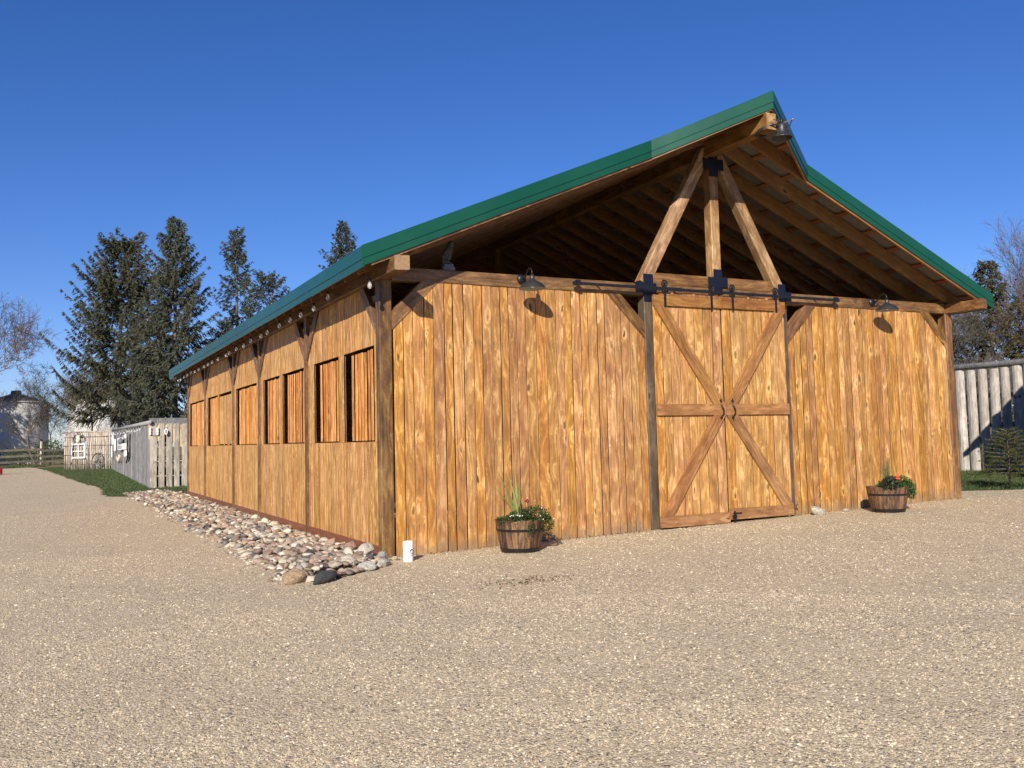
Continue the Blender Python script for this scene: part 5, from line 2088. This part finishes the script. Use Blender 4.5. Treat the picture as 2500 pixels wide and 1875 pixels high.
# ------------------------------------------------------------------ right side
def log_fence():
    X0 = 18.75
    t = thing('half_log_fence', 'fence of pale upright half logs with gaps and a round top rail', 'fence', (X0, 3, gz(X0)))
    y = -3.2
    while y < 9.5:
        r = random.uniform(.132, .15)
        h = 2.78 + random.uniform(-.02, .02)
        mb = MB()
        n = 7
        vs, fs = [], []
        for z in (0, h * .5, h):
            rr = r * (1 - .06 * z / h) * random.uniform(.97, 1.03)
            for k in range(n):
                a = math.pi / 2 + math.pi * k / (n - 1)
                vs.append((rr * .75 * math.cos(a), rr * math.sin(a), z))
        for i in range(2):
            for k in range(n):
                a, b2 = i * n + k, i * n + (k + 1) % n
                fs.append((a, b2, b2 + n, a + n))
        fs += [tuple(range(n))[::-1], tuple(range(2 * n, 3 * n))]
        mb.add(vs, fs)
        o = mb.build('half_log', M_LOG, t, smooth=False)
        o.location = (0, y - 3, 0)
        o.rotation_euler = (random.gauss(0, .006), 0, 0)
        y += .335
    rl = MB()
    rl.tube([(-.02, -6.6, 2.87), (-.02, 0, 2.87), (-.02, 6.8, 2.89)], .088, 10)
    rl.build('top_rail', M_GREY, t, smooth=True)
    for z in (.62, 1.25, 2.05):
        b = MB()
        b.tube([(.09, -6.6, z), (.09, 6.8, z)], .06, 8)
        b.build('back_rail', M_RAIL, t, smooth=True)


log_fence()


def shelter():
    """The open shelter outside the frame whose roof corner peeks in at the right and whose shade falls on the half logs."""
    t = thing('shelter', 'dark shelter roof corner at the right edge, above the half log fence', 'shelter', (16.6, -.6, gz(16.6)))
    o = Vector((16.6, -.6, gz(16.6)))
    r = MB()
    # a steep roof slope rising towards the viewer's side, eave along x
    A = [Vector((15.3, 1.07, 3.62)), Vector((18.6, 1.03, 3.62)), Vector((18.6, -1.35, 5.97)), Vector((15.3, -1.35, 5.97))]
    B = [Vector((15.3, -1.35, 5.97)), Vector((18.6, -1.35, 5.97)), Vector((18.6, -3.8, 3.62)), Vector((15.3, -3.8, 3.62))]
    for q in (A, B):
        vs = [p - o for p in q] + [p - o - Vector((0, 0, .14)) for p in q]
        r.add(vs, [(0, 1, 2, 3), (4, 7, 6, 5), (0, 4, 5, 1), (1, 5, 6, 2), (2, 6, 7, 3), (3, 7, 4, 0)])
    r.build('roof', M_DARKROOF, t)
    w_ = MB()
    w_.box(15.42 - o.x, 18.15 - o.x, .56 - o.y, .60 - o.y, .45, 3.75)
    w_.build('wall', M_RAIL, t)
    for x, y in ((15.75, .55), (18.2, .55), (15.75, -3.2), (18.2, -3.2)):
        p = MB()
        p.box(x - .07 - o.x, x + .07 - o.x, y - .07 - o.y, y + .07 - o.y, 0, 3.6 + (.30 if y > 0 else .3))
        p.build('post', M_RAIL, t)


shelter()


# ------------------------------------------------------------------ trees
def leaf_tris(P, D, S, Wd, rs):
    """Thin needle tufts: one kite per point P, along D, length S, half width Wd."""
    n = len(P)
    sd = np.cross(D, rs.normal(0, 1, (n, 3)))
    sd /= np.linalg.norm(sd, axis=1)[:, None] + 1e-9
    mid = P + D * (S * .45)[:, None]
    return np.stack([P, mid + sd * Wd[:, None], P + D * S[:, None], mid - sd * Wd[:, None]], 1)


def spruce(name, label, x, y, H, Rb, seed, h0=0.6, dens=1.0, green=(0.052, 0.066, 0.036), brown=(0.085, 0.062, 0.038), gap=0.0, asym=0.0, taper=0.85, droop=.35, group='spruces behind the fences', lean=(0, 0), tuft=1.0, top_clump=0.0):
    rs = np.random.default_rng(seed)
    t = thing(name, label, 'spruce', (x, y, gz(x)), 0, group)
    tr = MB()
    zs = np.linspace(-.2, H * .98, 10)
    tr.tube([(lean[0] * (z / H) ** 1.5 * H, lean[1] * (z / H) ** 1.5 * H, z) for z in zs], [max(.02, .026 * H * .5 * (1 - z / H) + .015) for z in zs], 9)
    tr.build('trunk', M_BARK, t, smooth=True)
    limbs = MB()
    Ps, Ds, Ss, Ws, Cs = [], [], [], [], []
    SB, SE, SR, SCc = [], [], [], []
    z = h0
    side = rs.uniform(0, 6.28)
    while z < H * .985:
        q = (z - h0) / (H - h0)
        nb = rs.integers(4, 7)
        a0 = rs.uniform(0, 6.28)
        for b in range(nb):
            if rs.random() < gap * (1 - q * .4):
                continue
            a = a0 + 2 * np.pi * b / nb + rs.normal(0, .25)
            ln = Rb * (1 - q) ** taper * rs.uniform(.58, 1.12) * (1 + asym * np.cos(a - side) * (0.5 + 0.5 * np.sin(z * 1.7 + seed)))
            ln = max(ln, .22 + .12 * rs.random()) + top_clump * max(0, q - .75) * 1.6 * rs.random()
            ox, oy = lean[0] * (z / H) ** 1.5 * H, lean[1] * (z / H) ** 1.5 * H
            rise = (0.55 * q - droop * (1 - q)) * rs.uniform(.6, 1.3) + .1
            dirh = np.array([np.cos(a), np.sin(a), 0])
            m = max(3, int(ln / .55))
            u = np.linspace(0, 1, m + 1)
            C = np.array([ox, oy, z])[None] + dirh[None] * (ln * u)[:, None]
            C[:, 2] += ln * (rise * u - .30 * (1 - q) * u * (1 - u) * 1.6 + .20 * u ** 3)
            limbs.tube([tuple(p) for p in C], [max(.006, .010 * ln * (1 - .85 * w)) for w in u], 4, caps=False)
            # side shoots
            ns = int((ln * 10 + 4) * dens)
            us = rs.uniform(.12, 1.0, ns) ** .85
            base = np.array([np.interp(us, u, C[:, k]) for k in range(3)]).T
            sgn = rs.choice([-1, 1], ns)
            sid = np.array([-np.sin(a), np.cos(a), 0])
            sl = (.10 + .30 * ln * (1 - us) * rs.uniform(.4, 1.1, ns) + .12 * rs.random(ns))
            sl = np.minimum(sl, 1.1)
            sdv = dirh[None] * rs.uniform(.3, 1.0, ns)[:, None] + sid[None] * (sgn * rs.uniform(.4, 1.0, ns))[:, None]
            sdv[:, 2] += rs.normal(-.25 - .35 * (1 - q), .28, ns)
            sdv /= np.linalg.norm(sdv, axis=1)[:, None]
            br = rs.random(ns) < (.09 + .15 * (us < .4))
            scol = np.where(br[:, None], np.array(brown)[None], np.array(green)[None]) * rs.uniform(.72, 1.3, (ns, 1)) * (1 + rs.normal(0, .08))
            # every shoot is a needle-clad foxtail that hangs a little
            E = base + sdv * sl[:, None]
            E[:, 2] -= .18 * sl
            SB.append(base)
            SE.append(E)
            SR.append(rs.uniform(.026, .042, ns) * tuft)
            SCc.append(scol)
            nt_ = 8
            tt = rs.uniform(.12, 1.0, (ns, nt_))
            P = base[:, None] + (E - base)[:, None] * tt[:, :, None]
            ax = (E - base) / (np.linalg.norm(E - base, axis=1)[:, None] + 1e-6)
            D = ax[:, None] * .75 + rs.normal(0, .42, (ns, nt_, 3))
            D[:, :, 2] -= .10
            D /= np.linalg.norm(D, axis=2)[:, :, None]
            S = rs.uniform(.06, .14, (ns, nt_)) * tuft
            Ps.append(P.reshape(-1, 3))
            Ds.append(D.reshape(-1, 3))
            Ss.append(S.ravel())
            Ws.append((S * rs.uniform(.14, .24, S.shape)).ravel())
            Cs.append(np.repeat(scol * 1.05, nt_, 0))
        z += (.20 + .22 * (1 - q)) * rs.uniform(.8, 1.2)
    limbs.build('branches', M_LIMB, t)
    P, D, S, Wd, C = np.concatenate(Ps), np.concatenate(Ds), np.concatenate(Ss), np.concatenate(Ws), np.concatenate(Cs)
    sd = np.cross(D, rs.normal(0, 1, D.shape))
    sd /= np.linalg.norm(sd, axis=1)[:, None] + 1e-9
    T = np.stack([P - sd * Wd[:, None], P + sd * Wd[:, None], P + D * S[:, None]], 1).reshape(-1, 3)
    TC = np.repeat(C, 3, 0)
    TF = np.arange(len(T)).reshape(-1, 3)
    B, E, Rr, SC_ = np.concatenate(SB), np.concatenate(SE), np.concatenate(SR), np.concatenate(SCc)
    ax = (E - B) / (np.linalg.norm(E - B, axis=1)[:, None] + 1e-6)
    s1 = np.cross(ax, np.array([.31, .57, .76]))
    s1 /= np.linalg.norm(s1, axis=1)[:, None] + 1e-9
    s2 = np.cross(ax, s1)
    md = B + (E - B) * .4
    SV = np.stack([B, E] + [md + (s1 * np.cos(k * 2.0944) + s2 * np.sin(k * 2.0944)) * (Rr * rs.uniform(.6, 1.3, len(B)))[:, None] for k in range(3)], 1)
    f = np.array([(0, 3, 2), (0, 4, 3), (0, 2, 4), (1, 2, 3), (1, 3, 4), (1, 4, 2)])
    SF = (f[None] + 5 * np.arange(len(B))[:, None, None]).reshape(-1, 3) + len(T)
    np_mesh('crown', np.concatenate([T, SV.reshape(-1, 3)]), np.concatenate([TF, SF]), M_NEEDLE, t, np.concatenate([TC, np.repeat(SC_, 5, 0)]))
    print(label[:30], len(TF) + len(SF))


spruce('spruce_tree', 'dark ragged spruce with gaps, leftmost of the tall spruces', 1.75, 75.0, 20.2, 7.0, 21, h0=4.6, dens=1.45, gap=.22, asym=.34, taper=.55, droop=.02, green=(0.143, 0.145, 0.086), lean=(.006, 0), tuft=1.7)
spruce('spruce_tree', 'full conical blue green spruce, tallest beside the barn roof', 3.42, 50.0, 16.6, 4.9, 22, h0=3.0, dens=1.8, gap=.05, taper=.80, droop=.30, green=(0.154, 0.165, 0.109), tuft=1.25)
spruce('spruce_tree', 'thin spruce with a hooked drooping top behind the barn roof', 9.55, 62.0, 18.8, 3.4, 23, h0=4, dens=1.1, gap=.42, asym=.8, taper=.7, droop=.8, green=(0.132, 0.145, 0.090), tuft=1.4, top_clump=1.0)
spruce('spruce_tree', 'low wide spruce showing just above the barn eave', 10.7, 56.0, 14.0, 4.3, 24, h0=5, dens=1.0, gap=.25, taper=.5, droop=.15, green=(0.127, 0.139, 0.077), tuft=1.3)
spruce('spruce_tree', 'pointed spruce top rising over the green roof corner', 19.3, 65.0, 20.9, 4.0, 25, h0=11, dens=1.2, gap=.10, taper=.9, droop=.1, green=(0.118, 0.122, 0.064), tuft=1.4)
spruce('spruce_tree', 'short spruce in front of the white grain bin', 5.6, 84.0, 11.5, 4.0, 27, h0=2.5, dens=.6, gap=.15, taper=.7, droop=.3, green=(0.095, 0.10, 0.06), tuft=1.8)
spruce('spruce_tree', 'olive spruce behind the half log fence, over the right eave', 33.6, 14.4, 8.4, 3.2, 28, h0=.8, dens=1.2, gap=.08, taper=.75, droop=.15, green=(0.120, 0.115, 0.052), group='evergreens behind the half log fence', tuft=1.1)
spruce('spruce_tree', 'broad grey green evergreen low behind the half log fence', 30.6, 15.0, 6.0, 3.9, 29, h0=.8, dens=1.0, gap=.10, taper=.55, droop=.1, green=(0.105, 0.105, 0.070), group='evergreens behind the half log fence', tuft=1.1)
spruce('spruce_tree', 'yellowish evergreen at the right edge behind the half log fence', 33.0, 11.2, 6.2, 3.6, 30, h0=.8, dens=1.0, gap=.1, taper=.5, droop=.1, green=(0.15, 0.125, 0.048), group='evergreens behind the half log fence', tuft=1.1)
spruce('spruce_tree', 'tall spruce beyond the left edge that shades the grain bin', -18.5, 105.0, 25.0, 7.5, 31, h0=1, dens=.25, gap=.25, tuft=3.4)
spruce('spruce_tree', 'narrow spruce beyond the left edge, nearer the grain bin', -14.5, 108.5, 18.0, 3.6, 32, h0=1, dens=.35, gap=.25, tuft=3.0)



def sapling():
    rs = np.random.default_rng(77)
    x, y = 13.75, .50
    t = thing('spruce_sapling', 'young bushy spruce sapling on the lawn in front of the half log fence', 'sapling', (x, y, gz(x)))
    tr = MB()
    tr.tube([(0, 0, -.05), (.01, 0, .6), (-.01, 0, 1.22)], [.028, .02, .006], 8)
    tr.build('trunk', M_BARK, t, smooth=True)
    limbs = MB()
    V_, C_ = [], []
    for z in np.concatenate([np.arange(.34, 1.1, .075), [1.13, 1.2]]):
        q = (z - .3) / .95
        nb = 7 if q < .85 else 4
        a0 = rs.uniform(0, 6.28)
        for b in range(nb):
            a = a0 + 6.283 * b / nb + rs.normal(0, .2)
            ln = (.60 * (1 - q) ** .7 + .10) * rs.uniform(.75, 1.15)
            d = np.array([np.cos(a), np.sin(a), 0])
            u = np.linspace(0, 1, 5)
            C = np.array([0, 0, z]) + d * (ln * u)[:, None]
            C[:, 2] += ln * (.05 + .45 * q) * u - .10 * ln * u ** 2
            limbs.tube([tuple(p) for p in C], [.009, .008, .006, .004, .003], 4, caps=False)
            sh = [(C[0], C[-1])]
            for k in range(int(ln * 16)):
                w = rs.uniform(.3, .95)
                p = np.array([np.interp(w, u, C[:, i]) for i in range(3)])
                sid = np.array([-np.sin(a), np.cos(a), 0]) * rs.choice([-1, 1])
                e = p + (d * .7 + sid * .8 + np.array([0, 0, rs.normal(0, .2)])) * (.06 + .16 * (1 - w) * ln / .6)
                sh.append((p, e))
            for p0, p1 in sh:
                m = int(26 * np.linalg.norm(p1 - p0) / .15) + 6
                w = rs.uniform(0.05, 1, m)
                P = p0 + (p1 - p0) * w[:, None]
                ax = (p1 - p0) / (np.linalg.norm(p1 - p0) + 1e-6)
                D = ax[None] * .6 + rs.normal(0, .55, (m, 3))
                D /= np.linalg.norm(D, axis=1)[:, None]
                S = rs.uniform(.022, .040, m)
                V_.append(leaf_tris(P, D, S, S * .12, rs))
                C_.append(np.array([0.105, 0.112, 0.036]) * rs.uniform(.6, 1.4, (m, 1)))
    limbs.build('branches', M_BARK, t)
    V = np.concatenate(V_)
    np_mesh('crown', V.reshape(-1, 3), np.arange(len(V) * 4).reshape(-1, 4), M_NEEDLE, t, np.repeat(np.concatenate(C_), 4, 0))


sapling()


def bare_tree(name, label, x, y, H, spread, seed, cat='tree', levels=5, trunks=1, col=(0.10, 0.078, 0.062), leafcol=None, nleaf=0, up=.55, group=None, thick=1.0, rmin=.006):
    rs = np.random.default_rng(seed)
    t = thing(name, label, cat, (x, y, gz(x)), 0, group)
    trunk = MB()
    segs = []
    tips = []

    def grow(p, d, ln, r, lev):
        m = 4
        pts = [p]
        for i in range(m):
            d = d + rs.normal(0, .13, 3) + np.array([0, 0, .03])
            d = d / np.linalg.norm(d)
            p = p + d * ln / m
            pts.append(p)
        rr = np.linspace(r, r * .62, m + 1)
        if lev == 0:
            trunk.tube([tuple(q) for q in pts], list(rr), 8, caps=False)
        else:
            for i in range(m):
                segs.append((pts[i], pts[i + 1], rr[i], rr[i + 1]))
        if lev >= levels:
            tips.append(p)
            return
        kids = 2 + (rs.random() < .65) + (lev > 1) * (rs.random() < .6)
        for k in range(kids):
            a = rs.uniform(0, 6.283)
            sd = np.cross(d, np.array([np.cos(a), np.sin(a), rs.normal(0, .3)]))
            sd /= np.linalg.norm(sd) + 1e-9
            nd = d * rs.uniform(.6, 1.0) + sd * spread * rs.uniform(.5, 1.1) + np.array([0, 0, up * .25])
            st = pts[-1] if k < 2 else pts[rs.integers(1, m)]
            grow(st, nd / np.linalg.norm(nd), ln * rs.uniform(.62, .84), rr[-1] * rs.uniform(.6, .85), lev + 1)
        # leader twigs off the limb
        if lev >= 2:
            for k in range(3):
                i = rs.integers(1, m + 1)
                nd = d + rs.normal(0, .8, 3)
                nd /= np.linalg.norm(nd)
                e = pts[i] + nd * ln * .45
                segs.append((pts[i], e, r * .3, r * .1))
    tot = sum(.74 ** k for k in range(levels + 1))
    for k in range(trunks):
        a = rs.uniform(0, 6.283)
        off = np.array([np.cos(a), np.sin(a), 0]) * (.35 if trunks > 1 else 0)
        d = np.array([np.cos(a) * .28, np.sin(a) * .28, 1.0]) if trunks > 1 else np.array([rs.normal(0, .06), rs.normal(0, .06), 1.0])
        grow(off + np.array([0, 0, -.1]), d / np.linalg.norm(d), H / tot * rs.uniform(.9, 1.1), H * .018 * thick / (1 if trunks == 1 else 1.6), 0)
    trunk.build('trunk', M_BARK, t, smooth=True)
    A = np.array([s[0] for s in segs])
    B = np.array([s[1] for s in segs])
    ra = np.maximum(np.array([s[2] for s in segs]), rmin)
    rb_ = np.maximum(np.array([s[3] for s in segs]), rmin * .8)
    d = B - A
    d /= np.linalg.norm(d, axis=1)[:, None] + 1e-9
    s1 = np.cross(d, np.array([.31, .57, .76]))
    s1 /= np.linalg.norm(s1, axis=1)[:, None] + 1e-9
    s2 = np.cross(d, s1)
    V = []
    for base, r in ((A, ra), (B, rb_)):
        for k in range(3):
            an = 2 * np.pi * k / 3
            V.append(base + (s1 * np.cos(an) + s2 * np.sin(an)) * r[:, None])
    V = np.stack(V, 1)
    n = len(V)
    f = np.array([(0, 1, 4, 3), (1, 2, 5, 4), (2, 0, 3, 5)])
    F = (f[None] + 6 * np.arange(n)[:, None, None]).reshape(-1, 4)
    C = np.array(col) * rs.uniform(.75, 1.3, (n, 1))
    np_mesh('crown', V.reshape(-1, 3), F, M_TWIG, t, np.repeat(C, 6, 0))
    if nleaf:
        T = np.array(tips)
        i = rs.integers(0, len(T), nleaf)
        P = T[i] + rs.normal(0, .25, (nleaf, 3))
        D = rs.normal(0, 1, (nleaf, 3))
        D /= np.linalg.norm(D, axis=1)[:, None]
        S = rs.uniform(.06, .14, nleaf)
        Vl = leaf_tris(P, D, S, S * .35, rs)
        cl = np.array(leafcol)[None] * rs.uniform(.6, 1.4, (nleaf, 1))
        np_mesh('leaves', Vl.reshape(-1, 3), np.arange(nleaf * 4).reshape(-1, 4), M_LEAF, t, np.repeat(cl, 4, 0))
    print(label[:30], n)


bare_tree('bare_tree', 'large bare tree with fine purple brown twigs at the left edge', -8.2, 58.5, 13.4, .72, 41, levels=7, leafcol=(0.26, 0.16, 0.08), nleaf=260, up=.12, group='bare trees along the left', col=(0.125, 0.094, 0.082), rmin=.0105)
bare_tree('bare_tree', 'smaller bare tree in front of the left grain bin', -5.0, 97, 10.5, .8, 42, levels=6, leafcol=(0.16, 0.12, 0.06), nleaf=900, up=.2, group='bare trees along the left', col=(0.075, 0.058, 0.047), rmin=.012)
bare_tree('bare_tree', 'leafy scraggly tree between the grain bin and the dark spruce', -3.2, 101, 10.5, .8, 43, levels=6, thick=.5, leafcol=(0.085, 0.10, 0.035), nleaf=1200, up=.3, group='bare trees along the left', col=(0.085, 0.07, 0.055), rmin=.011)
bare_tree('bare_tree', 'dead brown tangle in front of the white grain bin by the spruces', -0.2, 86, 11.0, .85, 44, levels=7, leafcol=(0.10, 0.075, 0.045), nleaf=2600, up=.05, group='bare trees along the left', col=(0.12, 0.09, 0.066), rmin=.013)
bare_tree('bare_tree', 'tall bare tree at the right edge, above the evergreens', 38.4, 15.6, 11.4, .42, 51, levels=6, trunks=3, up=.7, group='bare trees on the right', col=(0.13, 0.10, 0.08))
bare_tree('bare_tree', 'bare thicket with a few twigs over the right eave', 40.5, 20.0, 10.0, .5, 52, levels=5, trunks=3, up=.6, group='bare trees on the right', col=(0.13, 0.10, 0.085))
bare_tree('bare_shrub', 'grey brown leafless shrub between the barn post and the evergreens', 31.0, 16.2, 7.6, .6, 53, cat='shrub', levels=6, trunks=5, up=.3, group='leafless shrubs behind the half log fence', col=(0.12, 0.10, 0.085))
bare_tree('bare_shrub', 'russet leafless shrub above the half log fence at the right edge', 34.8, 13.0, 8.6, .6, 54, cat='shrub', levels=6, trunks=5, up=.35, leafcol=(0.12, 0.085, 0.04), nleaf=1800, group='leafless shrubs behind the half log fence', col=(0.13, 0.095, 0.075))
bare_tree('bare_shrub', 'tangled leafless shrub low behind the top rail of the half log fence', 28.5, 12.2, 4.4, .8, 55, cat='shrub', levels=6, trunks=5, up=.1, group='leafless shrubs behind the half log fence', col=(0.15, 0.125, 0.10))


def bush(label, x, y, r, h, seed, col):
    rs = np.random.default_rng(seed)
    t = thing('green_bush', label, 'bush', (x, y, gz(x)), 0, 'green bushes behind the rail fence')
    st = MB()
    for k in range(6):
        a = rs.uniform(0, 6.28)
        st.tube([(0, 0, 0), (r * .4 * math.cos(a), r * .4 * math.sin(a), h * .5), (r * .8 * math.cos(a), r * .8 * math.sin(a), h * .85)], [.04, .03, .012], 5)
    st.build('stems', M_BARK, t)
    n = 1500
    d = rs.normal(0, 1, (n, 3))
    d /= np.linalg.norm(d, axis=1)[:, None]
    lump = 1 + .3 * np.sin(5 * d[:, 0] + seed) * np.sin(4 * d[:, 1])
    P = d * (rs.uniform(.3, 1, n) ** .5 * lump)[:, None] * np.array([r, r, h * .5]) + np.array([0, 0, h * .52])
    D = rs.normal(0, 1, (n, 3))
    D /= np.linalg.norm(D, axis=1)[:, None]
    S = rs.uniform(.12, .24, n)
    V = leaf_tris(P, D, S, S * .3, rs)
    np_mesh('foliage', V.reshape(-1, 3), np.arange(n * 4).reshape(-1, 4), M_LEAF, t, np.repeat(np.array(col) * rs.uniform(.6, 1.4, (n, 1)), 4, 0))


bush('green bush beside the pole fence, behind the rail fence', -3.6, 97.5, 1.7, 2.7, 61, (0.06, 0.10, 0.03))
bush('low green bush behind the middle of the rail fence', -6.4, 98.5, 1.6, 2.0, 62, (0.055, 0.085, 0.03))
bush('dark green bush at the far left behind the rail fence', -9.6, 99.5, 1.8, 2.1, 63, (0.045, 0.07, 0.025))
print('objects', len(bpy.data.objects))
